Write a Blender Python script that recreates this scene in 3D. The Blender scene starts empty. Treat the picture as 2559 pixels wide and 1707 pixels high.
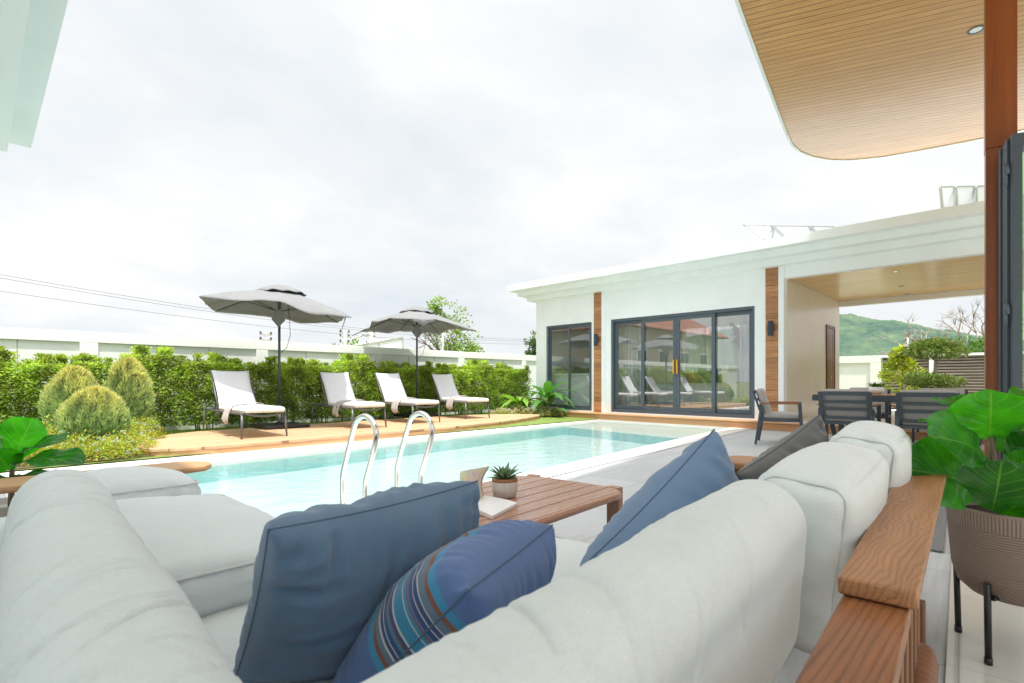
import bpy, math, random
from mathutils import Vector, Matrix, noise
R=math.radians
rnd=random.Random(7)
sc=bpy.context.scene
col=sc.collection

# ------------------------------------------------------------------ mesh builder
class MB:
    def __init__(s): s.v=[];s.f=[];s.c=[];s.uv=None;s.col=(1,1,1)
    def add(s,vs,fs):
        o=len(s.v); s.v.extend([tuple(p) for p in vs]); s.c.extend([s.col]*len(vs))
        s.f.extend([tuple(i+o for i in f) for f in fs]); return s
    def box(s,x0,y0,z0,x1,y1,z1,M=None):
        vs=[(x,y,z) for z in(z0,z1) for y in(y0,y1) for x in(x0,x1)]
        if M is not None: vs=[M@Vector(p) for p in vs]
        return s.add(vs,[(0,2,3,1),(4,5,7,6),(0,1,5,4),(2,6,7,3),(0,4,6,2),(1,3,7,5)])
    def bar(s,a,b,w,h,up=(0,0,1),w2=None,h2=None):
        a=Vector(a);b=Vector(b);d=(b-a).normalized();up=Vector(up)
        if abs(d.dot(up))>.98: up=Vector((1,0,0))
        x=d.cross(up).normalized();y=x.cross(d)
        w2=w2 or w;h2=h2 or h
        vs=[a+x*i*w/2+y*j*h/2 for i,j in((-1,-1),(1,-1),(1,1),(-1,1))]+[b+x*i*w2/2+y*j*h2/2 for i,j in((-1,-1),(1,-1),(1,1),(-1,1))]
        return s.add(vs,[(3,2,1,0),(4,5,6,7),(0,1,5,4),(1,2,6,5),(2,3,7,6),(3,0,4,7)])
    def tube(s,pts,r,n=8,cap=True,closed=False):
        pts=[Vector(p) for p in pts]; m=len(pts); rs=r if isinstance(r,(list,tuple)) else [r]*m
        vs=[];x=None
        for i,p in enumerate(pts):
            if closed: d=pts[(i+1)%m]-pts[i-1]
            else: d=pts[min(i+1,m-1)]-pts[max(i-1,0)]
            d.normalize()
            if x is None:
                u=Vector((0,0,1)) if abs(d.z)<.9 else Vector((1,0,0))
                x=d.cross(u).normalized()
            else: x=(x-d*x.dot(d)).normalized()
            y=d.cross(x)
            for k in range(n):
                a=2*math.pi*k/n; vs.append(p+(x*math.cos(a)+y*math.sin(a))*rs[i])
        fs=[]
        for i in range(m if closed else m-1):
            j=(i+1)%m
            for k in range(n): fs.append((i*n+k,i*n+(k+1)%n,j*n+(k+1)%n,j*n+k))
        if cap and not closed: fs.append(tuple(range(n-1,-1,-1))); fs.append(tuple((m-1)*n+k for k in range(n)))
        return s.add(vs,fs)
    def lathe(s,prof,n=32,c=(0,0,0)):
        vs=[];fs=[];m=len(prof)
        for r,z in prof:
            for k in range(n):
                a=2*math.pi*k/n; vs.append((c[0]+r*math.cos(a),c[1]+r*math.sin(a),c[2]+z))
        for i in range(m-1):
            for k in range(n): fs.append((i*n+k,i*n+(k+1)%n,(i+1)*n+(k+1)%n,(i+1)*n+k))
        if prof[0][0]>1e-5: fs.append(tuple(range(n-1,-1,-1)))
        if prof[-1][0]>1e-5: fs.append(tuple((m-1)*n+k for k in range(n)))
        return s.add(vs,fs)
    def prism(s,poly,z0,z1):
        n=len(poly); vs=[(x,y,z0) for x,y in poly]+[(x,y,z1) for x,y in poly]
        return s.add(vs,[tuple(range(n-1,-1,-1)),tuple(range(n,2*n))]+[(i,(i+1)%n,n+(i+1)%n,n+i) for i in range(n)])
    def leaf(s,p,d,up,L,W,c):
        p=Vector(p);d=Vector(d).normalized();up=Vector(up)
        x=d.cross(up)
        if x.length<1e-3: x=d.cross(Vector((1,0,.3)))
        x.normalize();nn=x.cross(d)
        s.col=c
        m=p+d*L*.5
        return s.add([p,m+x*W/2+nn*W*.15,p+d*L,m-x*W/2+nn*W*.15],[(0,1,2),(0,2,3)])
    def xf(s,M):
        s.v=[tuple(M@Vector(p)) for p in s.v]; return s
    def mesh(s,name,mat,smooth=False,colors=False):
        me=bpy.data.meshes.new(name); me.from_pydata(s.v,[],s.f)
        if smooth: me.polygons.foreach_set('use_smooth',[True]*len(me.polygons))
        if colors:
            at=me.color_attributes.new('Tint','FLOAT_COLOR','POINT')
            at.data.foreach_set('color',[x for c in s.c for x in (c[0],c[1],c[2],1)])
        if s.uv:
            ul=me.uv_layers.new(name='UVMap')
            li=[0]*len(me.loops); me.loops.foreach_get('vertex_index',li)
            ul.data.foreach_set('uv',[x for i in li for x in s.uv[i]])
        me.materials.append(mat); me.update(); return me

def tag(o,label=None,cat=None,group=None,kind=None):
    if label:o['label']=label
    if cat:o['category']=cat
    if group:o['group']=group
    if kind:o['kind']=kind
    return o
def thing(name,label,cat,loc=(0,0,0),group=None,rz=0):
    o=bpy.data.objects.new(name,None); col.objects.link(o); o.location=loc; o.rotation_euler=(0,0,rz)
    o.empty_display_size=.1
    return tag(o,label,cat,group)
def obj(name,mb,mat,parent=None,smooth=False,colors=False,bevel=0,auto=False,solid=0,label=None):
    me=mb if isinstance(mb,bpy.types.Mesh) else mb.mesh(name,mat,smooth,colors)
    o=bpy.data.objects.new(name,me); col.objects.link(o)
    if parent is not None:
        o.parent=parent
        if parent.type=='EMPTY' and parent.parent is None: o.location=[-c for c in parent.location]
    if solid:
        m=o.modifiers.new('solid','SOLIDIFY'); m.thickness=solid; m.offset=0
    if bevel:
        m=o.modifiers.new('bevel','BEVEL'); m.width=bevel; m.segments=2; m.limit_method='ANGLE'; m.angle_limit=R(40)
        if len(me.polygons)<6000: me.polygons.foreach_set('use_smooth',[True]*len(me.polygons))
        w=o.modifiers.new('wn','WEIGHTED_NORMAL'); w.keep_sharp=True
    if label: o['label']=label
    return o
def struct(name,mb,mat,**k):
    o=obj(name,mb,mat,**k); o['kind']='structure'; return o
def children(o): return [c for c in bpy.data.objects if c.parent==o]
def dup(o,parent=None):
    c=o.copy(); col.objects.link(c); c.parent=parent
    for ch in children(o): dup(ch,c)
    return c

# ------------------------------------------------------------------ materials
class NT:
    def __init__(s,name):
        s.m=bpy.data.materials.new(name); s.m.use_nodes=True; s.t=s.m.node_tree; s.n=s.t.nodes
        s.b=s.n['Principled BSDF']; s.out=s.n['Material Output']
    def new(s,t,**k):
        n=s.n.new(t)
        for a,b in k.items(): setattr(n,a,b)
        return n
    def put(s,sock,v):
        if isinstance(v,bpy.types.NodeSocket): s.t.links.new(v,sock)
        elif v is not None:
            if sock.type=='RGBA' and len(v)==3: v=(*v,1)
            sock.default_value=v
    def math(s,op,a,b=None,c=None):
        n=s.new('ShaderNodeMath',operation=op); s.put(n.inputs[0],a)
        if b is not None:s.put(n.inputs[1],b)
        if c is not None:s.put(n.inputs[2],c)
        return n.outputs[0]
    def obj(s): return s.new('ShaderNodeTexCoord').outputs['Object']
    def uv(s): return s.new('ShaderNodeTexCoord').outputs['UV']
    def mapping(s,v,scale=(1,1,1),rot=(0,0,0),loc=(0,0,0)):
        n=s.new('ShaderNodeMapping'); s.put(n.inputs[0],v); n.inputs[1].default_value=loc;n.inputs[2].default_value=rot;n.inputs[3].default_value=scale
        return n.outputs[0]
    def noise(s,v,scale,detail=3,rough=.5,dist=0):
        n=s.new('ShaderNodeTexNoise'); s.put(n.inputs['Vector'],v); n.inputs['Scale'].default_value=scale; n.inputs['Detail'].default_value=detail
        n.inputs['Roughness'].default_value=rough; n.inputs['Distortion'].default_value=dist
        return n.outputs['Fac']
    def ramp(s,f,stops,interp='LINEAR'):
        n=s.new('ShaderNodeValToRGB'); cr=n.color_ramp; cr.interpolation=interp
        while len(cr.elements)>1: cr.elements.remove(cr.elements[0])
        for i,(p,c) in enumerate(stops):
            e=cr.elements[0] if i==0 else cr.elements.new(p)
            e.position=p; e.color=(*c,1) if len(c)==3 else c
        s.put(n.inputs[0],f); return n.outputs[0]
    def mix(s,f,a,b,mode='MIX'):
        n=s.new('ShaderNodeMix',data_type='RGBA',blend_type=mode); s.put(n.inputs[0],f); s.put(n.inputs[6],a); s.put(n.inputs[7],b); return n.outputs[2]
    def sep(s,v):
        n=s.new('ShaderNodeSeparateXYZ'); s.put(n.inputs[0],v); return n.outputs
    def bump(s,h,strength=.3,dist=.01,prev=None):
        n=s.new('ShaderNodeBump'); n.inputs['Strength'].default_value=strength; n.inputs['Distance'].default_value=dist
        s.put(n.inputs['Height'],h)
        if prev is not None: s.put(n.inputs['Normal'],prev)
        return n.outputs[0]
    def set(s,**k):
        for a,b in k.items(): s.put(s.b.inputs[a.replace('_',' ')],b)
        return s
def sh(c,k): return tuple(min(1,x*k) for x in c)
def plain(name,c,rough=.5,var=.12,scale=6,bump=0,bscale=60,metal=0,spec=.5,bdist=.005):
    n=NT(name); v=n.obj()
    f=n.noise(v,scale,4,.6)
    n.set(Base_Color=n.ramp(f,[(.25,sh(c,1-var)),(.75,sh(c,1+var))]),Roughness=rough,Metallic=metal,Specular_IOR_Level=spec)
    if bump: n.set(Normal=n.bump(n.noise(v,bscale,3),bump,bdist))
    return n.m
def wood(name,c1,c2,axis=0,scale=1,rough=.45,bump=.15,rings=5,dist=4,spec=.4,plank=None):
    """c1 dark, c2 light; grain runs along axis."""
    n=NT(name); v=n.obj()
    sc_=[14*scale]*3; sc_[axis]=1.1*scale
    m=n.mapping(v,tuple(sc_))
    f1=n.noise(m,1.2,5,.62,.6)
    sc2=[90*scale]*3; sc2[axis]=3*scale
    f2=n.noise(n.mapping(v,tuple(sc2)),1,3,.6)
    w=n.new('ShaderNodeTexWave',wave_type='RINGS',rings_direction='XYZ'[axis]); n.put(w.inputs['Vector'],n.mapping(v,tuple(x*.12 for x in sc_),loc=(.7,.4,.9)))
    w.inputs['Scale'].default_value=rings; w.inputs['Distortion'].default_value=dist; w.inputs['Detail'].default_value=2; w.inputs['Detail Scale'].default_value=.7
    f=n.math('ADD',n.math('MULTIPLY',f1,.55),n.math('ADD',n.math('MULTIPLY',f2,.25),n.math('MULTIPLY',w.outputs['Fac'],.22)))
    cc=n.ramp(f,[(.3,c1),(.5,tuple((a+b)/2 for a,b in zip(c1,c2))),(.72,c2)])
    n.set(Base_Color=cc,Roughness=rough,Specular_IOR_Level=spec,Normal=n.bump(f,bump,.004)); return n.m
def grain(name,c1,c2,axis=0,K=95,D=2.2,rough=.4,spec=.4,st=(1.6,7.),bump=.25):
    n=NT(name); v=n.obj(); o=n.sep(v); cr=[i for i in range(3) if i!=axis][0] if axis!=2 else 0
    a=n.new('ShaderNodeVectorMath',operation='ADD'); 
    sc_=[st[1]]*3; sc_[axis]=st[0]
    f=n.noise(n.mapping(v,tuple(sc_)),1.,3,.55,.8)
    oth=[o[i] for i in range(3) if i!=axis]
    ph=n.math('ADD',n.math('MULTIPLY',n.math('ADD',oth[0],n.math('MULTIPLY',oth[1],.35)),float(K)),n.math('MULTIPLY',f,D*6.283))
    line=n.math('POWER',n.math('ABSOLUTE',n.math('SINE',ph)),.45)
    s2=[260.]*3; s2[axis]=7.
    po=n.noise(n.mapping(v,tuple(s2)),1.,2,.7)
    s3=[9.]*3; s3[axis]=1.2
    big=n.noise(n.mapping(v,tuple(s3)),1.,4,.6)
    k=n.math('ADD',n.math('MULTIPLY',line,.24),n.math('ADD',n.math('MULTIPLY',po,.34),n.math('MULTIPLY',big,.55)))
    n.set(Base_Color=n.ramp(k,[(.34,c1),(.62,tuple(.45*a_+.55*b_ for a_,b_ in zip(c1,c2))),(.86,c2)]),Roughness=n.math('ADD',rough,n.math('MULTIPLY',po,.15)),Specular_IOR_Level=spec,Normal=n.bump(k,bump,.003)); return n.m
def planks(name,c1,c2,ang,width,gap=.06,rough=.4,gapc=.25,spec=.5,axis3=None,rndv=.25,bumpd=.01):
    """planks laid in the XY plane with their length at angle ang; or stacked along z (axis3='z')"""
    n=NT(name); v=n.obj()
    if axis3=='z':
        t=n.sep(v)[2]; lv=n.mapping(v,(2,2,30))
    else:
        r=n.mapping(v,(1,1,1),(0,0,-ang)); o=n.sep(r); t=o[1]; lv=n.mapping(r,(1.3,22,22))
    k=n.math('DIVIDE',t,width); idx=n.math('FLOOR',k); fr=n.math('FRACT',k)
    wn=n.new('ShaderNodeTexWhiteNoise',noise_dimensions='1D'); n.put(wn.inputs['W'],idx)
    off=n.new('ShaderNodeVectorMath',operation='ADD'); n.put(off.inputs[0],lv)
    cb=n.new('ShaderNodeCombineXYZ'); n.put(cb.inputs[0],n.math('MULTIPLY',wn.outputs[0],37.)); n.put(off.inputs[1],cb.outputs[0])
    g=n.noise(off.outputs[0],1.5,5,.6,.4)
    base=n.ramp(g,[(.28,c1),(.72,c2)])
    vv=n.math('ADD',1-rndv/2,n.math('MULTIPLY',wn.outputs[0],rndv))
    hv=n.new('ShaderNodeHueSaturation'); n.put(hv.inputs['Value'],vv); n.put(hv.inputs['Color'],base)
    gm=n.math('LESS_THAN',fr,gap)
    cc=n.mix(gm,hv.outputs[0],sh(c1,gapc))
    n.set(Base_Color=cc,Roughness=rough,Specular_IOR_Level=spec,Normal=n.bump(n.math('SUBTRACT',1,gm),.6,bumpd)); return n.m
def fabric(name,c,weave=420,bump=.25,var=.05,twill=False,sheen=.2):
    n=NT(name); v=n.obj()
    f=n.noise(v,7,4,.6); f2=n.noise(v,weave,2,.7)
    cc=n.ramp(f,[(.3,sh(c,1-var)),(.7,sh(c,1+var))])
    if twill:
        u=n.sep(n.uv()); w=n.math('SINE',n.math('MULTIPLY',n.math('ADD',u[0],u[1]),1350.))
        h=n.math('ADD',n.math('MULTIPLY',w,.5),f2)
        cc=n.mix(n.math('MULTIPLY',n.math('ADD',w,1.),.055),cc,sh(c,1.9))
    else:
        h=f2; f3=n.noise(n.mapping(v,(1.,1.,7.)),34,3,.6); cc=n.mix(n.math('ADD',n.math('MULTIPLY',n.math('SUBTRACT',f2,.3),.42),n.math('MULTIPLY',f3,.16)),cc,sh(c,.55))
    n.set(Base_Color=cc,Roughness=.92,Specular_IOR_Level=.12,Sheen_Weight=sheen,Sheen_Roughness=.5,Normal=n.bump(h,bump,.0015)); return n.m
def foliage(name,rough=.45,trans=.35,spec=.4,var=.35):
    n=NT(name)
    a=n.new('ShaderNodeAttribute',attribute_name='Tint'); g=n.new('ShaderNodeNewGeometry')
    hv=n.new('ShaderNodeHueSaturation'); n.put(hv.inputs['Color'],a.outputs['Color'])
    n.put(hv.inputs['Value'],n.math('ADD',1-var,n.math('MULTIPLY',g.outputs['Random Per Island'],2*var)))
    n.put(hv.inputs['Hue'],n.math('ADD',.487,n.math('MULTIPLY',g.outputs['Random Per Island'],.026)))
    n.set(Base_Color=hv.outputs[0],Roughness=rough,Specular_IOR_Level=spec)
    tr=n.new('ShaderNodeBsdfTranslucent'); n.put(tr.inputs[0],n.mix(1.,hv.outputs[0],(1.0,1.25,.5),'MULTIPLY'))
    mx=n.new('ShaderNodeMixShader'); mx.inputs[0].default_value=trans
    n.t.links.new(n.b.outputs[0],mx.inputs[1]); n.t.links.new(tr.outputs[0],mx.inputs[2]); n.t.links.new(mx.outputs[0],n.out.inputs[0])
    return n.m
def figleaf(name):
    n=NT(name); u=n.sep(n.uv()); x=n.math('ABSOLUTE',n.math('SUBTRACT',u[0],.5)); v=u[1]
    mid=n.math('LESS_THAN',x,.014)
    k=n.math('FRACT',n.math('ADD',n.math('MULTIPLY',v,5.5),n.math('MULTIPLY',x,-4.2)))
    side=n.math('MULTIPLY',n.math('LESS_THAN',k,.055),n.math('LESS_THAN',x,.42))
    vein=n.math('MAXIMUM',mid,side)
    f=n.noise(n.obj(),14,3)
    base=n.ramp(f,[(.3,(.012,.075,.012)),(.7,(.03,.14,.02))])
    at=n.new('ShaderNodeAttribute',attribute_name='Tint')
    base=n.mix(1.,base,at.outputs['Color'],'MULTIPLY')
    cc=n.mix(n.math('MULTIPLY',vein,.55),base,(.16,.30,.07))
    hgt=n.math('ADD',n.math('MULTIPLY',vein,-.6),n.math('SINE',n.math('MULTIPLY',k,6.283)))
    n.set(Base_Color=cc,Roughness=.33,Specular_IOR_Level=.55,Normal=n.bump(hgt,.22,.006))
    tr=n.new('ShaderNodeBsdfTranslucent'); n.put(tr.inputs[0],n.mix(1.,cc,(2.3,3.2,.5),'MULTIPLY'))
    mx=n.new('ShaderNodeMixShader'); mx.inputs[0].default_value=.42
    n.t.links.new(n.b.outputs[0],mx.inputs[1]); n.t.links.new(tr.outputs[0],mx.inputs[2]); n.t.links.new(mx.outputs[0],n.out.inputs[0])
    return n.m
def tiles(name,c,grout,sx,sy,ang=0,rough=.4,var=.05,spec=.5,gw=.012,streak=False):
    n=NT(name); v=n.mapping(n.obj(),(1,1,1),(0,0,-ang)); o=n.sep(v)
    fx=n.math('FRACT',n.math('DIVIDE',o[0],sx)); fy=n.math('FRACT',n.math('DIVIDE',o[1],sy))
    gm=n.math('MAXIMUM',n.math('LESS_THAN',fx,gw/sx),n.math('LESS_THAN',fy,gw/sy))
    f=n.noise(n.mapping(v,(1.2,22,1)) if streak else v,2.2,5,.6)
    wn=n.new('ShaderNodeTexWhiteNoise',noise_dimensions='2D')
    cb=n.new('ShaderNodeCombineXYZ'); n.put(cb.inputs[0],n.math('FLOOR',n.math('DIVIDE',o[0],sx))); n.put(cb.inputs[1],n.math('FLOOR',n.math('DIVIDE',o[1],sy))); n.put(wn.inputs['Vector'],cb.outputs[0])
    cc=n.ramp(n.math('ADD',n.math('MULTIPLY',f,.8),n.math('MULTIPLY',wn.outputs[0],.2)),[(.25,sh(c,1-var)),(.75,sh(c,1+var))])
    n.set(Base_Color=n.mix(gm,cc,grout),Roughness=rough,Specular_IOR_Level=spec,Normal=n.bump(n.math('SUBTRACT',1,gm),.3,.003)); return n.m
def glass(name,refl=.22,tint=(.96,.985,.985)):
    n=NT(name); tr=n.new('ShaderNodeBsdfTransparent'); n.put(tr.inputs[0],tint)
    gl=n.new('ShaderNodeBsdfGlossy'); gl.inputs['Roughness'].default_value=.0
    fr=n.new('ShaderNodeFresnel'); fr.inputs[0].default_value=1.5
    mx=n.new('ShaderNodeMixShader'); bf=n.new('ShaderNodeNewGeometry').outputs['Backfacing']; n.put(mx.inputs[0],n.math('MULTIPLY',n.math('MINIMUM',1.,n.math('ADD',refl,fr.outputs[0])),n.math('SUBTRACT',1.,bf)))
    n.t.links.new(tr.outputs[0],mx.inputs[1]); n.t.links.new(gl.outputs[0],mx.inputs[2]); n.t.links.new(mx.outputs[0],n.out.inputs[0]); return n.m

M={}
M['white']=plain('white_render',(.88,.925,.945),.7,.045,1.3,.08,90)
M['cream']=plain('cream_render',(.91,.925,.89),.75,.03,2,.05,90)
M['wallpanel']=plain('wall_panel_render',(.86,.90,.86),.75,.03,2)
M['taupe']=plain('satin_partition_paint',(.74,.69,.62),.28,.05,2.5,.04,14,bdist=.02)
M['eave']=plain('eave_paint',(.74,.81,.82),.7,.03,2)
M['darkmetal']=plain('dark_blue_grey_metal',(.055,.075,.095),.42,.1,8)
M['frame']=plain('window_frame_metal',(.085,.115,.145),.4,.08,8)
M['grey_tube']=plain('grey_lounger_metal',(.13,.135,.14),.38,.1,9,metal=.3)
M['black']=plain('black_metal',(.012,.012,.014),.35,.1,9)
M['steel']=plain('polished_steel',(.80,.79,.76),.12,.04,6,metal=1.)
M['lamp']=plain('lamp_metal',(.03,.045,.065),.4,.1,9)
M['brass']=plain('brass_yellow_handle',(.75,.42,.03),.35,.1,9,metal=.1)
M['teak']=grain('reddish_teak',(.085,.028,.011),(.40,.16,.062),0,260,2.6,.34,.5,(1.1,7.))
M['teak_y']=grain('teak_across',(.20,.085,.035),(.48,.25,.12),1,80,1.4,.4,.4,(1.2,9.))
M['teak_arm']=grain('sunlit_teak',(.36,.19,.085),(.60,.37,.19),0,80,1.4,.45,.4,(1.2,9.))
M['teak_rustic']=grain('figured_teak',(.10,.037,.016),(.50,.24,.105),0,330,6.5,.36,.5,(2.6,5.),.4)
M['teak_v']=grain('teak_upright',(.11,.04,.018),(.30,.13,.06),2,90,1.2,.42,.4,(1.,10.))
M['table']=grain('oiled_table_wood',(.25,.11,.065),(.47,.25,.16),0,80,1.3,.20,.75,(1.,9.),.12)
M['post']=wood('varnished_post_wood',(.17,.042,.012),(.34,.10,.032),2,.6,.32,.1)
M['canopyceil']=planks('canopy_ceiling_boards',(.42,.215,.068),(.61,.36,.14),R(110.9),.10,.10,.28,.30,.6,rndv=.10,bumpd=.006)
M['dineceil']=planks('dining_ceiling_boards',(.72,.42,.14),(.88,.60,.24),R(90),.10,.11,.22,.35,.6,rndv=.12,bumpd=.006)
M['deck']=planks('deck_boards',(.46,.275,.155),(.66,.445,.27),R(4),.12,.07,.6,.55,.25,rndv=.16,bumpd=.004)
M['deckedge']=wood('deck_edge_wood',(.50,.27,.12),(.68,.42,.23),0,.6,.6,.1)
M['deckedge_y']=wood('step_edge_wood',(.46,.23,.105),(.66,.39,.21),1,.6,.6,.1)
M['timber']=planks('wall_timber_boards',(.34,.15,.065),(.56,.30,.15),0,.115,.05,.5,.35,.3,axis3='z',rndv=.5,bumpd=.006)
M['patio']=tiles('grey_stone_tiles',(.48,.50,.51),(.33,.34,.35),1.2,.6,R(3.9),.55,.15,.3,.008,True)
M['infloor']=tiles('cream_floor_tiles',(.60,.59,.54),(.46,.45,.40),.8,.8,R(3.9),.10,.04,.5,.005)
M['coping']=tiles('pale_coping_stone',(.74,.70,.66),(.62,.58,.55),.6,.6,R(3),.7,.06,.2,.006)
M['pooltile']=tiles('pool_floor_mosaic',(.43,.56,.565),(.5,.6,.6),.3,.3,R(4),.5,.05,.2,.006)
M['poolwall']=tiles('pool_wall_mosaic',(.36,.68,.69),(.42,.71,.71),.1,.1,R(4),.5,.12,.2,.006)
M['shelf']=plain('pale_pool_shelf',(.55,.63,.60),.6,.04,3)
M['glass']=glass('door_glass',.33)
M['winglass']=glass('window_glass',.28)
M['foldglass']=glass('folding_door_glass',.06,(.9,.97,.85))
M['sofa']=fabric('pale_sofa_linen',(.70,.755,.77),330,.6,.03)
M['sofa_warm']=fabric('cream_sofa_linen',(.72,.765,.765),330,.6,.03)
M['seam']=fabric('seam_thread',(.62,.64,.63),300,.1,.03)
M['navy']=fabric('blue_twill',(.10,.168,.262),420,.35,.10,True,.35)
M['ltblue']=fabric('soft_blue_twill',(.135,.215,.335),420,.35,.08,True,.35)
M['charcoal']=fabric('charcoal_canvas',(.135,.135,.135),420,.35,.10,False,.3)
M['seam_blue']=fabric('blue_seam',(.075,.135,.20),300,.1,.03)
M['seam_grey']=fabric('grey_seam',(.10,.10,.10),300,.1,.03)
M['seatgrey']=fabric('chair_cushion_fabric',(.44,.425,.42),420,.2,.05)
M['mesh_white']=fabric('white_sling_fabric',(.76,.77,.79),600,.15,.02)
M['lounge_cush']=fabric('white_lounger_cushion',(.80,.79,.76),420,.15,.02)
M['towel']=fabric('greige_towel',(.50,.45,.44),300,.5,.08)
M['parasol']=fabric('grey_parasol_canvas',(.225,.23,.236),500,.15,.06)
M['leaf']=foliage('hedge_leaf',.42,.48,.4)
M['needle']=foliage('conifer_needle',.6,.3,.2,.25)
M['gloss_leaf']=foliage('glossy_broad_leaf',.3,.35,.5,.2)
M['flower']=foliage('flower_petal',.6,.4,.2,.15)
M['fig']=figleaf('fiddle_leaf')
M['bark']=wood('bark',(.10,.07,.05),(.28,.22,.16),2,2,.85,.6)
M['bark_pale']=plain('pale_bark',(.36,.30,.25),.85,.25,12,.4,40)
M['soil']=plain('potting_soil',(.03,.02,.014),.95,.4,60,.8,120)
M['lawn']=plain('lawn_turf',(.16,.24,.045),.9,.35,9,.6,90)
M['land']=plain('dry_ground',(.20,.22,.11),.95,.3,.5,.3,30)
M['bed']=plain('planting_bed_soil',(.14,.10,.06),.95,.35,12,.6,60)
M['rug']=plain('grey_loop_mat',(.22,.225,.23),.95,.55,130,1.,150,bdist=.01)
M['duvet']=fabric('white_duvet',(.84,.90,.92),300,.1,.02)
M['room']=plain('room_paint',(.92,.92,.90),.7,.03,2)
M['roomdark']=plain('headboard_leather',(.26,.23,.20),.5,.1,6)
M['rooftile']=planks('red_roof_tiles',(.26,.085,.055),(.42,.17,.12),0,.22,.12,.7,.5,.3,axis3='z',rndv=.3)
M['blade']=planks('fence_slats',(.22,.18,.15),(.38,.32,.27),0,.09,.42,.6,.12,.3,axis3='z',rndv=.2)
M['solar_back']=plain('panel_backsheet',(.72,.73,.74),.5,.03,3)
M['alu']=plain('aluminium_rail',(.50,.51,.52),.35,.06,8,metal=.7)
M['concrete']=plain('concrete_pole',(.52,.49,.46),.85,.12,6,.2,50)
M['bookpage']=plain('magazine_paper',(.80,.80,.80),.4,.03,20)
def curtain_mat():
    n=NT('sheer_curtain'); n.set(Base_Color=(.85,.88,.88),Roughness=.9)
    tr=n.new('ShaderNodeBsdfTransparent'); mx=n.new('ShaderNodeMixShader'); f=n.noise(n.mapping(n.obj(),(1,9,.2)),2,2)
    n.put(mx.inputs[0],n.ramp(f,[(.3,(.35,)*3),(.7,(.8,)*3)])); n.t.links.new(tr.outputs[0],mx.inputs[1]); n.t.links.new(n.b.outputs[0],mx.inputs[2]); n.t.links.new(mx.outputs[0],n.out.inputs[0]); return n.m
M['curtain']=curtain_mat()
def cover_mat():
    n=NT('bright_printed_page'); v=n.obj()
    f=n.noise(n.mapping(v,(9,9,5),(0,0,.6)),1,3,.6,1.5); g=n.noise(v,60,3)
    c=n.ramp(f,[(.30,(.70,.74,.62)),(.40,(.80,.30,.55)),(.47,(.85,.68,.22)),(.54,(.42,.62,.36)),(.61,(.50,.42,.74)),(.7,(.28,.60,.74))])
    n.set(Base_Color=n.mix(n.math('MULTIPLY',g,.7),c,(.8,.8,.78)),Roughness=.3); return n.m
M['cover']=cover_mat()
def stripe_mat():
    n=NT('striped_blue_weave'); u=n.sep(n.uv()); v=u[1]
    blue=(.105,.175,.37);teal=(.05,.24,.40);navy=(.045,.080,.20);rust=(.23,.10,.065);gr=(.13,.19,.27);wh=(.60,.59,.55);lt=(.06,.27,.47)
    st=[(0,blue),(.050,lt),(.068,rust),(.077,gr),(.092,wh),(.0955,navy),(.104,wh),(.1065,navy),(.116,blue),(.121,rust),(.124,teal),(.131,wh),(.134,teal),(.160,wh),(.163,navy),(.170,rust),(.174,teal),(.180,navy),(.190,wh),(.1925,navy),(.2,wh),(.2035,gr),(.216,rust),(.225,lt),(.241,blue)]
    c=n.ramp(n.math('MULTIPLY',v,2.),[(min(1,p*2),x) for p,x in st],'CONSTANT')
    f=n.noise(n.obj(),500,2,.7); f1=n.noise(n.obj(),9,3)
    c=n.mix(n.math('MULTIPLY',f,.35),c,n.mix(1.,c,(.45,.45,.5),'MULTIPLY'))
    n.set(Base_Color=c,Roughness=.9,Specular_IOR_Level=.12,Sheen_Weight=.25,Normal=n.bump(f,.4,.0015)); return n.m
M['stripe']=stripe_mat()
def pot_mat():
    n=NT('ribbed_taupe_pot'); o=n.sep(n.obj()); th=n.math('ARCTAN2',o[1],o[0]); z=o[2]
    rib=n.math('SINE',n.math('MULTIPLY',th,120.)); ring=n.math('SINE',n.math('MULTIPLY',z,720.))
    dg=n.math('SINE',n.math('ADD',n.math('MULTIPLY',th,95.),n.math('MULTIPLY',z,640.))); dg2=n.math('SINE',n.math('SUBTRACT',n.math('MULTIPLY',th,95.),n.math('MULTIPLY',z,640.)))
    def sel(a,lo,hi): return n.math('MULTIPLY',a,n.math('MULTIPLY',n.math('GREATER_THAN',z,lo),n.math('LESS_THAN',z,hi)))
    h=n.math('ADD',n.math('ADD',sel(rib,.472,.53),sel(ring,.415,.472)),n.math('ADD',sel(dg,.325,.415),n.math('ADD',sel(ring,.295,.325),sel(dg2,.15,.295))))
    c=n.mix(n.math('MULTIPLY',n.math('ADD',h,1.),.5),(.185,.125,.098),(.33,.24,.195))
    n.set(Base_Color=c,Roughness=.75,Normal=n.bump(h,.4,.002)); return n.m
M['pot']=pot_mat()
def cpot_mat():
    n=NT('fluted_ceramic'); o=n.sep(n.obj()); th=n.math('ARCTAN2',o[1],o[0]); h=n.math('SINE',n.math('MULTIPLY',th,44.))
    g=n.noise(n.mapping(n.obj(),(70,70,6)),1,4)
    c=n.mix(n.math('MULTIPLY',n.math('ADD',h,1.),.35),n.ramp(g,[(.3,(.66,.61,.55)),(.7,(.78,.74,.68))]),(.56,.50,.44))
    n.set(Base_Color=c,Roughness=.7,Normal=n.bump(h,.5,.003)); return n.m
M['cpot']=cpot_mat()
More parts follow.
